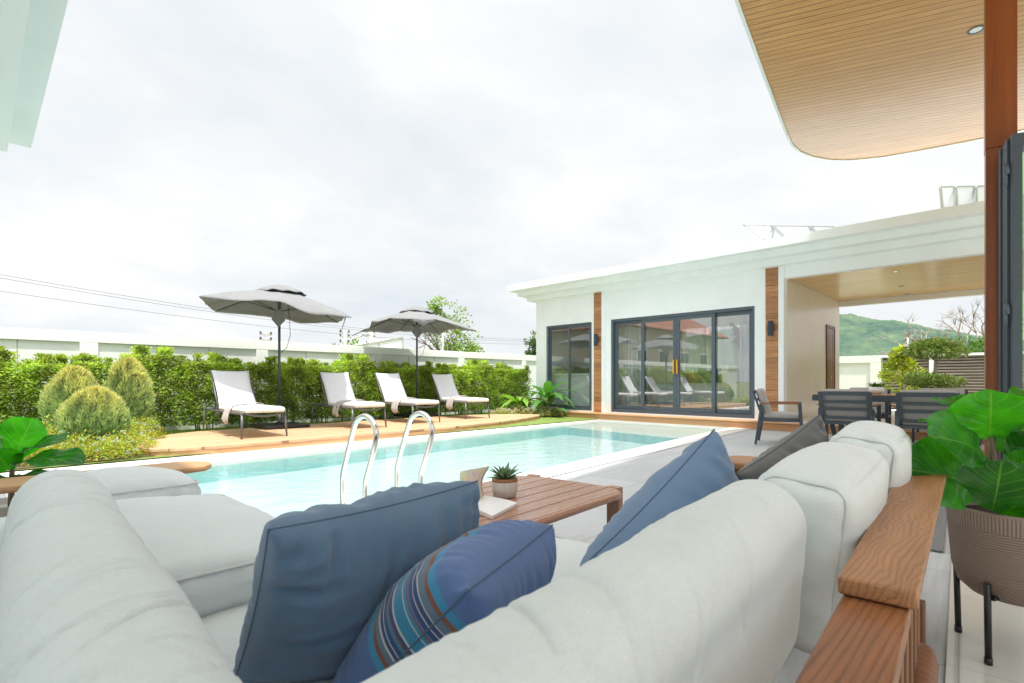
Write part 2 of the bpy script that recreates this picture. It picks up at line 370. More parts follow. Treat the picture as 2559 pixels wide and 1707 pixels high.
def water_mat():
    n=NT('pool_water'); v=n.obj()
    h=n.math('ADD',n.noise(n.mapping(v,(1,1.3,1)),3.2,3,.5,.4),n.math('MULTIPLY',n.noise(v,13,3),.45))
    bp=n.bump(h,.34,.03)
    tr=n.new('ShaderNodeBsdfTransparent'); n.put(tr.inputs[0],(.93,.99,.99))
    gl=n.new('ShaderNodeBsdfGlossy'); gl.inputs['Roughness'].default_value=.04; n.put(gl.inputs['Normal'],bp)
    fr=n.new('ShaderNodeFresnel'); fr.inputs[0].default_value=1.33; n.put(fr.inputs['Normal'],bp)
    mx=n.new('ShaderNodeMixShader'); bf=n.new('ShaderNodeNewGeometry').outputs['Backfacing']; n.put(mx.inputs[0],n.math('MULTIPLY',fr.outputs[0],n.math('SUBTRACT',1.,bf))); n.t.links.new(tr.outputs[0],mx.inputs[1]); n.t.links.new(gl.outputs[0],mx.inputs[2]); n.t.links.new(mx.outputs[0],n.out.inputs[0]); return n.m
M['water']=water_mat()
def hill_mat():
    n=NT('wooded_hill'); v=n.obj()
    f=n.noise(v,.11,5,.7); g=n.noise(v,.03,3)
    vo=n.new('ShaderNodeTexVoronoi'); n.put(vo.inputs['Vector'],v); vo.inputs['Scale'].default_value=.16
    k=n.math('ADD',n.math('MULTIPLY',f,.6),n.math('ADD',n.math('MULTIPLY',g,.4),n.math('MULTIPLY',vo.outputs['Distance'],-.06)))
    c=n.ramp(k,[(.28,(.010,.028,.022)),(.42,(.032,.068,.032)),(.55,(.08,.125,.048)),(.68,(.14,.185,.075))])
    n.set(Base_Color=n.mix(.14,c,(.28,.40,.44)),Roughness=.95,Specular_IOR_Level=.05); return n.m  # bluish distance haze mixed into the hill colour
M['hill']=hill_mat()

# ------------------------------------------------------------------ camera, sky, sun
cam=bpy.data.cameras.new('camera'); co=bpy.data.objects.new('camera',cam); col.objects.link(co)
co.location=(0,0,1); co.rotation_euler=(R(90),0,R(-45.71)); cam.sensor_width=36; cam.lens=18.494; cam.shift_y=.0389
cam.clip_start=.02; cam.clip_end=3000
cam.dof.use_dof=True; cam.dof.focus_distance=5.5; cam.dof.aperture_fstop=7
sc.camera=co
S=Vector((-.17,-.30,1)).normalized()
el=math.asin(S.z); az=math.atan2(S.x,S.y)
sun=bpy.data.lights.new('sun','SUN'); sun.energy=5.0; sun.angle=R(1.6); sun.color=(1,.95,.87)
so=bpy.data.objects.new('sun',sun); col.objects.link(so); so.rotation_euler=S.to_track_quat('Z','Y').to_euler()
w=bpy.data.worlds.new('World'); sc.world=w; w.use_nodes=True; wt=w.node_tree; wn=wt.nodes; wn.clear()
def W_(t,**k):
    n=wn.new(t)
    for a,b in k.items(): setattr(n,a,b)
    return n
L=wt.links.new
sky=W_('ShaderNodeTexSky',sky_type='NISHITA'); sky.sun_disc=False; sky.sun_elevation=el; sky.sun_rotation=az; sky.dust_density=2.
bg1=W_('ShaderNodeBackground'); bg1.inputs[1].default_value=.11; L(sky.outputs[0],bg1.inputs[0])
tc=W_('ShaderNodeTexCoord'); sp=W_('ShaderNodeSeparateXYZ'); L(tc.outputs['Generated'],sp.inputs[0])
def wm(op,a,b):
    n=W_('ShaderNodeMath',operation=op)
    for i,x in enumerate((a,b)):
        if isinstance(x,bpy.types.NodeSocket): L(x,n.inputs[i])
        else: n.inputs[i].default_value=x
    return n.outputs[0]
zz=wm('ADD',wm('MAXIMUM',sp.outputs[2],0.),.22)
cb=W_('ShaderNodeCombineXYZ'); L(wm('DIVIDE',sp.outputs[0],zz),cb.inputs[0]); L(wm('DIVIDE',sp.outputs[1],zz),cb.inputs[1])
def wnoise(scale,det,dist,loc):
    mp=W_('ShaderNodeMapping'); L(cb.outputs[0],mp.inputs[0]); mp.inputs[1].default_value=loc; mp.inputs[3].default_value=(1,1.1,1); mp.inputs[2].default_value=(0,0,.5)
    n=W_('ShaderNodeTexNoise'); L(mp.outputs[0],n.inputs['Vector']); n.inputs['Scale'].default_value=scale; n.inputs['Detail'].default_value=det; n.inputs['Roughness'].default_value=.55; n.inputs['Distortion'].default_value=dist
    return n.outputs['Fac']
def wramp(f,st):
    n=W_('ShaderNodeValToRGB'); cr=n.color_ramp
    while len(cr.elements)>1: cr.elements.remove(cr.elements[0])
    for i,(p,c) in enumerate(st):
        e=cr.elements[0] if i==0 else cr.elements.new(p); e.position=p; e.color=(*c,1)
    L(f,n.inputs[0]); return n.outputs[0]
n1=wnoise(.75,8,.25,(3.1,1.7,0)); n2=wnoise(2.3,6,.4,(.4,5.2,2))
cl=wm('ADD',wm('MULTIPLY',n1,.65),wm('MULTIPLY',n2,.35))
cc=wramp(cl,[(.33,(.82,.875,.93)),(.43,(.895,.935,.97)),(.50,(.955,.975,.99)),(.60,(1.05,1.05,1.05))])
bg2=W_('ShaderNodeBackground'); L(cc,bg2.inputs[0])
# overcast sky: brighter towards the zenith and in the haze around the sun
dt=W_('ShaderNodeVectorMath',operation='DOT_PRODUCT'); L(tc.outputs['Generated'],dt.inputs[0]); dt.inputs[1].default_value=tuple(S)
up=wm('MULTIPLY',wm('MAXIMUM',wm('SUBTRACT',sp.outputs[2],.58),0.),3.4)
hz_=wm('MULTIPLY',wm('POWER',wm('MAXIMUM',dt.outputs['Value'],0.),6.),1.5)
L(wm('ADD',wm('ADD',up,hz_),1.),bg2.inputs[1])
mk=wramp(n1,[(.30,(.92,)*3),(.5,(.98,)*3)])
ms=W_('ShaderNodeMixShader'); L(mk,ms.inputs[0]); L(bg1.outputs[0],ms.inputs[1]); L(bg2.outputs[0],ms.inputs[2])
wo=W_('ShaderNodeOutputWorld'); L(ms.outputs[0],wo.inputs[0])
sc.view_settings.view_transform='Standard'; sc.view_settings.look='None'; sc.view_settings.exposure=0
sc.cycles.max_bounces=10; sc.cycles.diffuse_bounces=5; sc.cycles.glossy_bounces=4; sc.cycles.transparent_max_bounces=12
sc.cycles.caustics_reflective=False; sc.cycles.caustics_refractive=False

# ------------------------------------------------------------------ ground, pool, deck
POOL=[(.6,3.585),(11.42,4.56),(11.42,7.93),(.6,7.24)]
def ring(outer,hole,z):
    m=MB(); vs=[(x,y,z) for x,y in outer]+[(x,y,z) for x,y in hole]
    return m.add(vs,[(i,(i+1)%4,4+(i+1)%4,4+i) for i in range(4)])
struct('ground',ring([(-900,-900),(1500,-900),(1500,1500),(-900,1500)],POOL,-.012),M['land'])
struct('patio_floor',ring([(-6,-7),(11.5,-7),(11.5,7.96),(-6,7.96)],POOL,-.004),M['patio'])
m=MB(); m.prism([(11.5,-7),(19,-7),(19,3.6),(11.5,3.6)],-.3,.172); struct('dining_floor',m,M['coping'])  # hidden floor given pale stone to bounce more light onto the ceiling
cop=[(.2,3.24),(11.49,4.12),(11.49,9.45),(.2,7.95)]
m=ring(cop,POOL,.004)
for i in range(4):                       # inner coping faces
    a=POOL[i];b=POOL[(i+1)%4]; m.add([(*a,.004),(*b,.004),(*b,-.075),(*a,-.075)],[(0,1,2,3)])
struct('pool_coping',m,M['coping'])
def wl(x): return 7.24+.0638*(x-.6)
def wr(x): return 3.585+.0901*(x-.6)
m=MB(); m.add([(.6,wr(.6),-.27),(9.35,wr(9.35),-.27),(9.85,wl(9.85),-.27),(.6,wl(.6),-.27)],[(0,1,2,3)])
struct('pool_floor',m,M['pooltile'])
m=MB()
def wallq(a,b,z0,z1): m.add([(*a,z0),(*b,z0),(*b,z1),(*a,z1)],[(0,1,2,3)])
wallq((.6,wr(.6)),(11.42,wr(11.42)),-.27,-.075); wallq((.6,wl(.6)),(11.42,wl(11.42)),-.27,-.075); wallq((.6,wr(.6)),(.6,wl(.6)),-.27,-.075)
wallq((11.42,wr(11.42)),(11.42,wl(11.42)),-.2,-.075); wallq((9.35,wr(9.35)),(9.85,wl(9.85)),-.27,-.09)
struct('pool_wall',m,M['poolwall'])
m=MB(); m.add([(9.35,wr(9.35),-.09),(11.42,wr(11.42),-.09),(11.42,wl(11.42),-.09),(9.85,wl(9.85),-.09)],[(0,1,2,3)])
struct('pool_shelf',m,M['shelf'])
m=MB(); m.add([(x,y,-.035) for x,y in POOL],[(0,1,2,3)]); struct('pool_water',m,M['water'])
# lawn between the deck and the wall
m=MB(); m.add([(-8,7.97,.02),(11.6,7.97,.02),(13.5,12.3,.02),(-8,12.3,.02)],[(0,1,2,3)]); struct('lawn',m,M['lawn'])
m=MB(); m.prism([(.1,7.98),(1.66,8.15),(1.75,9.3),(2.3,10.5),(2.2,11.3),(.4,11.2),(.0,9.5)],.0,.035); struct('planting_bed',m,M['bed'])
m=MB()
for k in range(9):
    x=-1.7+.02*k; m.prism([(x+.0,8.4+.5*k),(x+.62,8.4+.5*k),(x+.62,8.82+.5*k),(x,8.82+.5*k)],.0,.04)
struct('stepping_path',m,M['coping'],bevel=.01)
deckpoly=[(1.62,8.16),(1.9,8.02),(2.4,7.94),(4.5,7.92),(6.5,8.02),(8.12,8.27),(9.4,8.66),(10.25,9.02),(10.55,9.25),(10.62,9.55),(10.4,9.9),(9.9,10.2),(9.0,10.55),(7,10.66),(4,10.6),(2.75,10.48),(2.3,10.25),(1.95,9.8),(1.68,9.2),(1.56,8.7),(1.56,8.45)]
m=MB(); m.prism(deckpoly,.072,.115); struct('pool_deck',m,M['deck'],bevel=.006)
cx=sum(p[0] for p in deckpoly)/len(deckpoly); cy=sum(p[1] for p in deckpoly)/len(deckpoly)
m=MB(); m.prism([(cx+(x-cx)*.997,cy+(y-cy)*.991) for x,y in deckpoly],.005,.0705); struct('deck_skirt',m,M['deckedge'])
m=MB(); m.box(11.42,2.38,.0,11.7,9.6,.135); m.box(11.40,2.36,.137,11.74,9.62,.165); m.box(11.3,-4,.0,11.5,2.34,.10); m.box(11.28,-4,.102,11.52,2.35,.13)
struct('timber_step',m,M['deckedge_y'],bevel=.005)
# house floor
m=MB(); m.add([(-3,-.16,.006),(8,.572,.006),(8,-7,.006),(-3,-7,.006)],[(0,1,2,3)]); struct('house_floor',m,M['infloor'])
m=MB(); m.prism([(3.95,.34),(5.4,.44),(5.35,.95),(3.92,.85)],.0,.014); tag(obj('door_mat',m,M['rug'],bevel=.004),'grey looped mat on the floor between wooden sofa rail and ribbed pot','mat')
# grass blades
gm=MB()
for i in range(15000):
    x=rnd.uniform(-1,11.5); y=rnd.uniform(10.3,11.6)
    if x<2.4 and rnd.random()<.4: y=rnd.uniform(9.4,11.5)
    a=rnd.uniform(0,6.3); h=rnd.uniform(.03,.075)
    gm.leaf((x,y,.02),(math.cos(a)*.5,math.sin(a)*.5,1),(math.cos(a+1.5),math.sin(a+1.5),0),h,.012,(.20+rnd.uniform(-.05,.06),.30+rnd.uniform(-.05,.06),.05))
tag(obj('grass',gm,M['leaf'],colors=True),'strip of bright green grass between deck and hedge','grass',kind='stuff')

# hill
hm=MB(); prof=[(-30,8),(-10,30),(2.0,40),(3.2,43),(4.9,46.5),(6.5,46.5),(8.2,44),(10,40.5),(12.5,37),(15,31),(19,24),(26,12),(34,0)]
def hz(a):
    for (a0,h0),(a1,h1) in zip(prof,prof[1:]):
        if a0<=a<=a1: t=(a-a0)/(a1-a0); t=t*t*(3-2*t); return h0+(h1-h0)*t
    return 0
NA,NR=330,70
for i in range(NA+1):
    a=-24+58*i/NA            # degrees below the camera-right direction handled as world angle
    for j in range(NR+1):
        t=j/NR; d=255+150*t
        wa=R(20-a*1.0)
        p=Vector((d*math.cos(wa),d*math.sin(wa),0))
        h=hz(a)*math.sin(t*math.pi/2)**1.1*(d/400)*1.0
        h+=(noise.noise(p*.13)*2.2+noise.noise(p*.35)*1.0)*min(1,t*4)
        hm.v.append((p.x,p.y,h-.5)); hm.c.append((1,1,1))
for i in range(NA):
    for j in range(NR):
        k=i*(NR+1)+j; hm.f.append((k,k+1,k+NR+2,k+NR+1))
struct('hill',hm,M['hill'],smooth=True)

# ------------------------------------------------------------------ pavilion
pv=thing('pool_house','white flat roofed pool house with sliding glass doors and stepped eaves beyond the pool','house',(11.7,7,0))
X0=11.7
m=MB()
def wb(y0,y1,z0,z1): m.box(X0,y0,z0,X0+.18,y1,z1)
wb(10.03,10.41,0,3.5); wb(8.40,10.03,2.61,3.5); wb(8.40,10.03,0,.20); wb(7.79,8.40,0,3.5); wb(4.15,7.79,2.62,3.5); wb(4.15,7.79,0,.20); wb(3.56,4.15,0,3.5)
m.box(11.88,10.23,0,16.2,10.41,3.5); m.box(16.0,3.74,0,16.2,4.3,3.5); m.box(16.0,7.9,0,16.2,10.23,3.5); m.box(16.0,4.3,0,16.2,7.9,.6); m.box(16.0,4.3,2.7,16.2,7.9,3.5)  # back wall leaves an added opening that lets daylight into the bedroom
m.box(X0+.003,-3.4,3.13,X0+.18,3.56,3.5); m.box(16.2,-3.4,3.0,16.38,3.56,3.5); m.box(X0,-3.6,0,16.4,-3.4,3.5)
obj('wall',m,M['white'],pv)
m=MB(); m.box(11.882,3.56,0,16.2,3.738,3.5); obj('partition_wall',m,M['taupe'],pv)
for a_,b_ in((3.56,3.665),(7.95,8.06)):
    m=MB(); m.box(X0-.035,a_,.17,X0,b_,3.375); obj('pilaster_strip',m,M['white'],pv)
for y0,y1 in((8.06,8.31),(3.67,3.92)):
    m=MB(); m.box(X0-.028,y0,.165,X0,y1,3.40); obj('timber_panel',m,M['timber'],pv)
m=MB()
for k,(z0,z1) in enumerate(((3.378,3.519),(3.52,3.664),(3.665,3.84))):
    s=.2*(k+1); m.box(X0-s,-3.6-s,z0,16.4+s,10.41+s,z1)
obj('eave',m,M['white'],pv,bevel=.004)
m=MB(); m.box(X0+.182,-3.39,3.14,16.19,3.55,3.17); ce=obj('ceiling',m,M['dineceil'],pv)
m=MB(); m.box(X0+.19,-3.39,3.117,16.19,3.548,3.138) if False else None
m=MB(); m.box(11.9,3.75,.12,15.99,10.22,.2); obj('room_floor',m,M['infloor'],pv)
m=MB(); m.box(11.9,3.75,2.9,15.99,10.22,2.95); m.box(11.9,8.12,.2,15.99,8.22,2.9); m.box(15.93,3.76,.2,15.98,4.32,2.9); m.box(15.93,7.88,.2,15.98,10.2,2.9); m.box(15.93,4.32,.2,15.98,7.88,.62); m.box(15.93,4.32,2.68,15.98,7.88,2.9); m.box(11.9,3.752,.2,15.9,3.79,2.9); obj('room_lining',m,M['room'],pv)  # back lining leaves the same added opening free for daylight
m=MB(); m.box(12.05,8.24,.2,12.15,10.2,1.18); m.box(12.0,8.24,1.18,12.3,10.2,1.22); obj('vanity_wall',m,M['white'],pv)
def frame(m,y0,y1,z0,z1,x0,x1,w,wb=None,wt=None):
    wb=wb or w; wt=wt or w
    m.box(x0,y0,z0,x1,y1,z0+wb); m.box(x0,y0,z1-wt,x1,y1,z1); m.box(x0,y0,z0+wb,x1,y0+w,z1-wt); m.box(x0,y1-w,z0+wb,x1,y1,z1-wt)
# small window
m=MB(); frame(m,8.41,10.02,.215,2.60,X0+.05,X0+.15,.055); wf=obj('window',m,M['frame'],pv,bevel=.004)
for y0,y1,dx in((8.465,9.25,.06),(9.21,9.965,.10)):
    m=MB(); frame(m,y0,y1,.27,2.545,X0+dx,X0+dx+.035,.055); obj('sash',m,M['frame'],wf,bevel=.003)
    m=MB(); m.box(X0+dx+.014,y0+.05,.32,X0+dx+.02,y1-.05,2.495); obj('pane',m,M['winglass'],wf)
# sliding door of four panels
m=MB(); frame(m,4.16,7.78,.205,2.615,X0+.02,X0+.16,.055,.07,.06); df=obj('sliding_door',m,M['frame'],pv,bevel=.004)
for y0,y1,dx in((6.82,7.725,.10),(5.975,6.92,.045),(5.03,5.972,.045),(4.215,5.13,.10)):
    m=MB(); frame(m,y0,y1,.275,2.555,X0+dx,X0+dx+.045,.085,.10,.09); obj('sash',m,M['frame'],df,bevel=.004)
    m=MB(); m.box(X0+dx+.018,y0+.08,.37,X0+dx+.026,y1-.08,2.47); obj('pane',m,M['glass'],df)
for y in(5.93,6.02):
    m=MB(); m.box(X0-.02,y-.018,1.18,X0+.012,y+.018,1.52); m.box(X0+.012,y-.012,1.2,X0+.044,y+.012,1.24); m.box(X0+.012,y-.012,1.46,X0+.044,y+.012,1.5); obj('handle',m,M['brass'],df,bevel=.006)
# side door in the partition
m=MB(); frame(m,0,0,0,0,0,0,.0) if False else None
m=MB(); m.box(14.86,3.535,.18,14.94,3.56,2.42); m.box(15.60,3.535,.18,15.68,3.56,2.42); m.box(14.94,3.535,2.34,15.60,3.56,2.42); fd=obj('door',m,wood('dark_door_wood',(.06,.025,.014),(.16,.07,.04),2,1,.35,.1),pv,bevel=.004)
m=MB(); m.box(14.945,3.545,.19,15.595,3.559,2.335); m.box(15.0,3.54,.35,15.12,3.545,2.2); m.box(15.18,3.54,.35,15.36,3.545,2.2); m.box(15.42,3.54,.35,15.54,3.545,2.2); obj('door_leaf',m,wood('door_leaf_wood',(.13,.055,.03),(.30,.15,.09),2,1,.3,.1),fd)
m=MB(); m.tube([(15.02,3.54,1.12),(15.02,3.50,1.12),(15.14,3.50,1.12)],.011,8); obj('door_handle',m,M['brass'],fd,smooth=True)
for y,l in((8.185,'small dark cylinder wall lamp on the timber strip between the window and the sliding doors'),(3.795,'dark cylinder wall lamp on the timber strip right of the sliding doors')):
    t=thing('wall_lamp',l,'lamp',(X0-.03,y,2.1),'wall lamps on the timber strips')
    m=MB(); m.lathe([(.0,1.95),(.052,1.95),(.055,1.955),(.055,2.255),(.052,2.26),(0,2.26)],20,(X0-.115,y,0)); obj('lamp_body',m,M['lamp'],t,smooth=True,bevel=.003)
    m=MB(); m.box(X0-.075,y-.035,2.06,X0-.028,y+.035,2.16); obj('bracket',m,M['lamp'],t,bevel=.004)
def downlight(x,y,z,l,r=.055,glow=True):
    t=thing('ceiling_light',l,'downlight',(x,y,z),'recessed ceiling lights')
    m=MB(); m.lathe([(r*.72,z+.02),(r*.72,z-.006),(r,z-.008),(r*1.02,z-.001),(r*1.02,z+.004)],24,(x,y,0)); obj('trim_ring',m,M['frame'],t,smooth=True)
    n=NT('light_lens'); n.set(Base_Color=(.8,.82,.8),Roughness=.2)
    if glow: n.set(Emission_Color=(1,.9,.7),Emission_Strength=1.6)
    m=MB(); m.lathe([(0,z-.003),(r*.7,z-.003),(r*.7,z+.002),(0,z+.002)],20,(x,y,0)); obj('lens',m,n.m,t)
downlight(12.56,1.81,3.14,'lit recessed downlight nearest the front beam in the dining terrace ceiling')
downlight(14.59,1.99,3.14,'recessed downlight in the middle of the dining terrace ceiling',.05,False)
downlight(16.0,2.06,3.14,'recessed downlight farthest back in the dining terrace ceiling',.05,False)
# room contents
bed=thing('bed','white made bed seen through the sliding glass doors','bed',(13.6,6.1,.2))
m=MB(); m.box(12.9,5.15,.2,14.7,7.2,.34); obj('bed_base',m,M['roomdark'],bed,bevel=.01)
def rbox(c,size,r,n=26,crown=0,wr=None,Mx=None):
    hx,hy,hz_=[s/2 for s in size]; r=min(r,hx,hy,hz_)-1e-4
    ns=n if isinstance(n,tuple) else (n,n,n)
    mb=MB(); idx={}
    def pt(a,b,cc):
        key=(round(a*1e5),round(b*1e5),round(cc*1e5))
        if key in idx: return idx[key]
        P=Vector((a*hx,b*hy,cc*hz_)); q=Vector([max(-(h-r),min(h-r,v)) for h,v in zip((hx,hy,hz_),P)])
        d=P-q
        d=d.normalized() if d.length>1e-9 else Vector((0,0,0))
        p=q+d*r
        N=d if d.length>0 else Vector((0,0,1))
        k=(1-a*a)*(1-b*b)
        if crown: p.z+=(crown if cc>0 else 0)*k*max(0,cc)
        if wr: p+=N*wr(a,b,cc,p)
        if Mx is not None: p=Mx@p
        p=p+Vector(c); mb.v.append(tuple(p)); mb.c.append((1,1,1)); idx[key]=len(mb.v)-1; return idx[key]
    # denser samples near edges
    G=[[math.sin((-1+2*i/q)*math.pi/2)*.5+(-1+2*i/q)*.5 for i in range(q+1)] for q in ns]
    for ax in range(3):
        for sg in(-1,1):
            gu,gv=G[(ax+1)%3],G[(ax+2)%3]
            for i in range(len(gu)-1):
                for j in range(len(gv)-1):
                    q=[]
                    for (u,v) in((gu[i],gv[j]),(gu[i+1],gv[j]),(gu[i+1],gv[j+1]),(gu[i],gv[j+1])):
                        t=[0,0,0]; t[ax]=sg; t[(ax+1)%3]=u; t[(ax+2)%3]=v; q.append(pt(*t))
                    mb.f.append(tuple(q) if sg>0 else tuple(reversed(q)))
    return mb
def nz(f,a,seed=0):
    return lambda x,y,z,p: a*noise.noise(Vector((p.x*f+seed,p.y*f,p.z*f)))
m=rbox((13.75,6.15,.62),(1.95,2.15,.62),.16,20,.02,nz(4,.03)); obj('duvet',m,M['duvet'],bed,smooth=True)
m=MB(); m.box(14.75,5.0,.2,14.85,7.3,1.25); obj('headboard',m,M['roomdark'],bed,bevel=.02)

# generic square cushion
def bil(c,u,v): return c[0]*(1-u)*(1-v)+c[1]*u*(1-v)+c[2]*u*v+c[3]*(1-u)*v
def pillow(c,T,n=40,pinch=.05,wr=.008,seed=0,freq=1.,full=.55):
    """c: four corners (top-left, top-right, bottom-right, bottom-left)"""
    c=[Vector(p) for p in c]; N=(c[1]-c[0]).cross(c[3]-c[0]).normalized()
    Wd=(c[1]-c[0]).length; Hd=(c[3]-c[0]).length
    mb=MB(); mb.uv=[]; idx={}
    def a(x): return max(0,1-abs(2*x-1)**2.4)
    for sd in(1,-1):
        for i in range(n+1):
            for j in range(n+1):
                u=.5-.5*math.cos(math.pi*i/n); v=.5-.5*math.cos(math.pi*j/n)
                u=.55*u+.45*i/n; v=.55*v+.45*j/n
                edge=i in(0,n) or j in(0,n)
                if edge and sd<0: idx[(sd,i,j)]=idx[(1,i,j)]; continue
                u2=.5+(u-.5)*(1-pinch*(1-(2*v-1)**2)); v2=.5+(v-.5)*(1-pinch*(1-(2*u-1)**2))
                p=bil(c,u2,v2); h=T/2*(a(u)*a(v))**full
                if not edge:
                    k=0
                    for dd,al in((v,u*Wd),(1-v,u*Wd),(u,v*Hd),(1-u,v*Hd)):
                        rn_=noise.noise(Vector((al*20*freq+seed+dd*3,dd*1.6+sd*5,seed))); k+=1.9*math.exp(-dd/.22)*(1-math.exp(-dd/.035))*(.28-abs(rn_)*1.6+.5*rn_)
                    k+=.7*noise.noise(Vector((u*3.3+seed,v*3.3,sd*4+seed)))
                    cr=noise.noise(Vector((u*2.1+v*1.2+seed*3,v*7*freq+u*3,sd*2.)));  k+=.22*(1-abs(cr)*2.5)*a(u)*a(v)
                    h+=wr*k
                p=p+N*h*sd
                mb.v.append(tuple(p)); mb.c.append((1,1,1)); mb.uv.append((u*Wd,v*Hd)); idx[(sd,i,j)]=len(mb.v)-1
        for i in range(n):
            for j in range(n):
                q=(idx[(sd,i,j)],idx[(sd,i+1,j)],idx[(sd,i+1,j+1)],idx[(sd,i,j+1)])
                mb.f.append(q if sd>0 else tuple(reversed(q)))
    ed=[idx[(1,i,0)] for i in range(n)]+[idx[(1,n,j)] for j in range(n)]+[idx[(1,i,n)] for i in range(n,0,-1)]+[idx[(1,0,j)] for j in range(n,0,-1)]
    mb.edge=[mb.v[k] for k in ed]
    return mb
def throw_pillow(label,c,T,mat,seam,wr=.008,seed=0,group='loose throw pillows on the corner sofa',freq=1.,name='throw_pillow',n=72,pinch=.05,full=.5):
    c0=[sum(p[i] for p in c)/4 for i in range(3)]
    t=thing(name,label,'pillow',(c0[0],c0[1],min(p[2] for p in c)),group)
    m=pillow(c,T,n,pinch,wr,seed,freq,full)
    o=obj('pillow_cover',m,mat,t,smooth=True)
    s=MB(); s.tube(m.edge,.0017,6,closed=True); obj('seam_piping',s,seam,o,smooth=True)
    return t
for (x,y,dz,l) in((14.25,6.25,0,'blue pillow standing on the white bed, left of the other'),(14.25,5.4,.02,'blue pillow on the white bed nearer the right hand curtain')):
    throw_pillow(l,[(x,y-.33,1.36+dz),(x,y+.33,1.36+dz),(x-.2,y+.33,.88),(x-.2,y-.33,.88)],.2,M['ltblue'],M['seam_blue'],.01,x+y,'pillows on the bed',name='bed_pillow',n=16)
for k,(y0,y1,x) in enumerate(((6.95,7.7,12.1),(4.25,4.62,12.1),(8.3,8.55,12.6),(4.1,8.05,15.75))):  # last curtain veils the rear opening added to brighten the room
    m=MB(); pts=[]; n=60
    for i in range(n+1):
        y=y0+(y1-y0)*i/n; xx=x+.05*math.sin(i*1.1)+.02*math.sin(i*.47); m.v+= [(xx,y,.24),(xx*.5+x*.5,y,2.7)]; m.c+=[(1,1,1)]*2
    for i in range(n): m.f.append((2*i,2*i+2,2*i+3,2*i+1))
    tag(obj('curtain',m,M['curtain'],smooth=True),['wide sheer white curtain behind the left glass door panel','narrow white curtain behind the right glass door panel','white curtain behind the small window','long sheer white curtain added over the rear opening that brightens the bedroom'][k],'curtain','white curtains')
pp=thing('mirrored_palm_stand_in','tall feathery palm set in the bedroom in place of one mirrored in the right door panel','plant',(13.0,4.95,.2))  # indoor palm stands in for one taken as a reflection in the glass
m=MB(); m.lathe([(0,.2),(.16,.2),(.2,.6),(.19,.62),(0,.6)],20,(13.0,4.95,0)); obj('pot',m,M['white'],pp,smooth=True)
m=MB(); m.tube([(13,4.95,.6),(13.02,4.94,1.35)],.03,8); obj('trunk',m,M['bark'],pp,smooth=True)
m=MB()
for k in range(26):
    a=rnd.uniform(0,6.3); sp=rnd.uniform(.08,.42); H=rnd.uniform(.7,1.15)
    for q in range(22):
        t=q/22; p=Vector((13.02+math.cos(a)*sp*t**1.6,4.94+math.sin(a)*sp*t**1.6,1.35+H*math.sin(t*1.8)/.97))
        for sg in(-1,1):
            m.leaf(p,(math.cos(a+sg*.9)*.6,math.sin(a+sg*.9)*.6,.1-.9*t),(0,0,1),.20,.022,(.03,.07,.035))
obj('fronds',m,M['gloss_leaf'],pp,colors=True)
# solar panels on the roof
def solar(c,label):
    c=[Vector(p) for p in c]
    t=thing('solar_panel',label,'solar panel',tuple(c[3]),'solar panels on the pool house roof')
    N=(c[1]-c[0]).cross(c[3]-c[0]).normalized()*.03
    m=MB(); m.add(c+[p+N for p in c],[(0,1,2,3),(7,6,5,4),(0,4,5,1),(1,5,6,2),(2,6,7,3),(3,7,4,0)]); obj('back_sheet',m,M['solar_back'],t)
    m=MB()
    for i in range(4): m.bar(c[i]-N*.2,c[(i+1)%4]-N*.2,.035,.05,N)
    obj('panel_frame',m,M['alu'],t)
    for f in(.28,.7):
        m=MB(); a=c[0].lerp(c[1],f);b=c[3].lerp(c[2],f); m.bar(a-N*1.2,b-N*1.2,.05,.05,N); m.bar(a.lerp(b,.12)-N,(a.x+.1,a.y+.1,3.85),.035,.035); m.bar(b.lerp(a,.12)-N,(b.x,b.y,3.85),.035,.035)
        obj('mounting_rail',m,M['alu'],t)
def Wd(px,py,d):       # point at a bearing px, height py and true depth d from the photographer
    f=1314.6; r=(px-1279.5)/f*d; return (d*.7158+r*.6983,d*.6983-r*.7158,1+(953-py)/f*d)
solar([(13.09,4.91,4.79),(16.67,3.82,5.29),(17.59,3.74,5.08),(13.93,4.77,4.57)],'low tilted solar panel on the roof above the sliding doors')
solar([(17.07,1.54,5.92),(18.74,.70,6.17),(19.14,.71,5.68),(17.63,1.55,5.50)],'upright tilted solar panel on the roof beside the wooden post')

# ------------------------------------------------------------------ near canopy, post, folding door, left eave
can=[(0,1.22),(2.5,1.63),(5.60,2.15),(6.72,2.34),(8.23,2.59),(9.18,2.74),(9.66,2.80),(10.06,2.79),(10.42,2.70),(10.80,2.51),(11.07,2.25),(11.30,1.83),(11.44,1.3),(11.56,.7),(11.64,.1),(11.7,-1),(11.6,-2.4),(0,-2.4)]  # unseen left and rear limits cut to shade the sofa yet admit fill light
ct=thing('curved_canopy','curved roof canopy with boarded wood ceiling and rounded corner overhead at right','roof canopy',(5,0,5))
m=MB(); m.prism(can,5.0,5.05); obj('ceiling',m,M['canopyceil'],ct)
def offset(poly,d):
    out=[];n=len(poly)
    for i in range(n):
        a=Vector(poly[i-1]);b=Vector(poly[i]);c=Vector(poly[(i+1)%n])
        e1=(b-a).normalized();e2=(c-b).normalized(); n1=Vector((e1.y,-e1.x));n2=Vector((e2.y,-e2.x)); k=(n1+n2).normalized()
        out.append(tuple(b-k*d/max(.4,k.dot(n1))))
    return out
o2=offset(can,.035); n=len(can)
m=MB(); vs=[(x,y,4.985) for x,y in can]+[(x,y,4.985) for x,y in o2]+[(x,y,5.2) for x,y in can]+[(x,y,5.2) for x,y in o2]; fs=[]
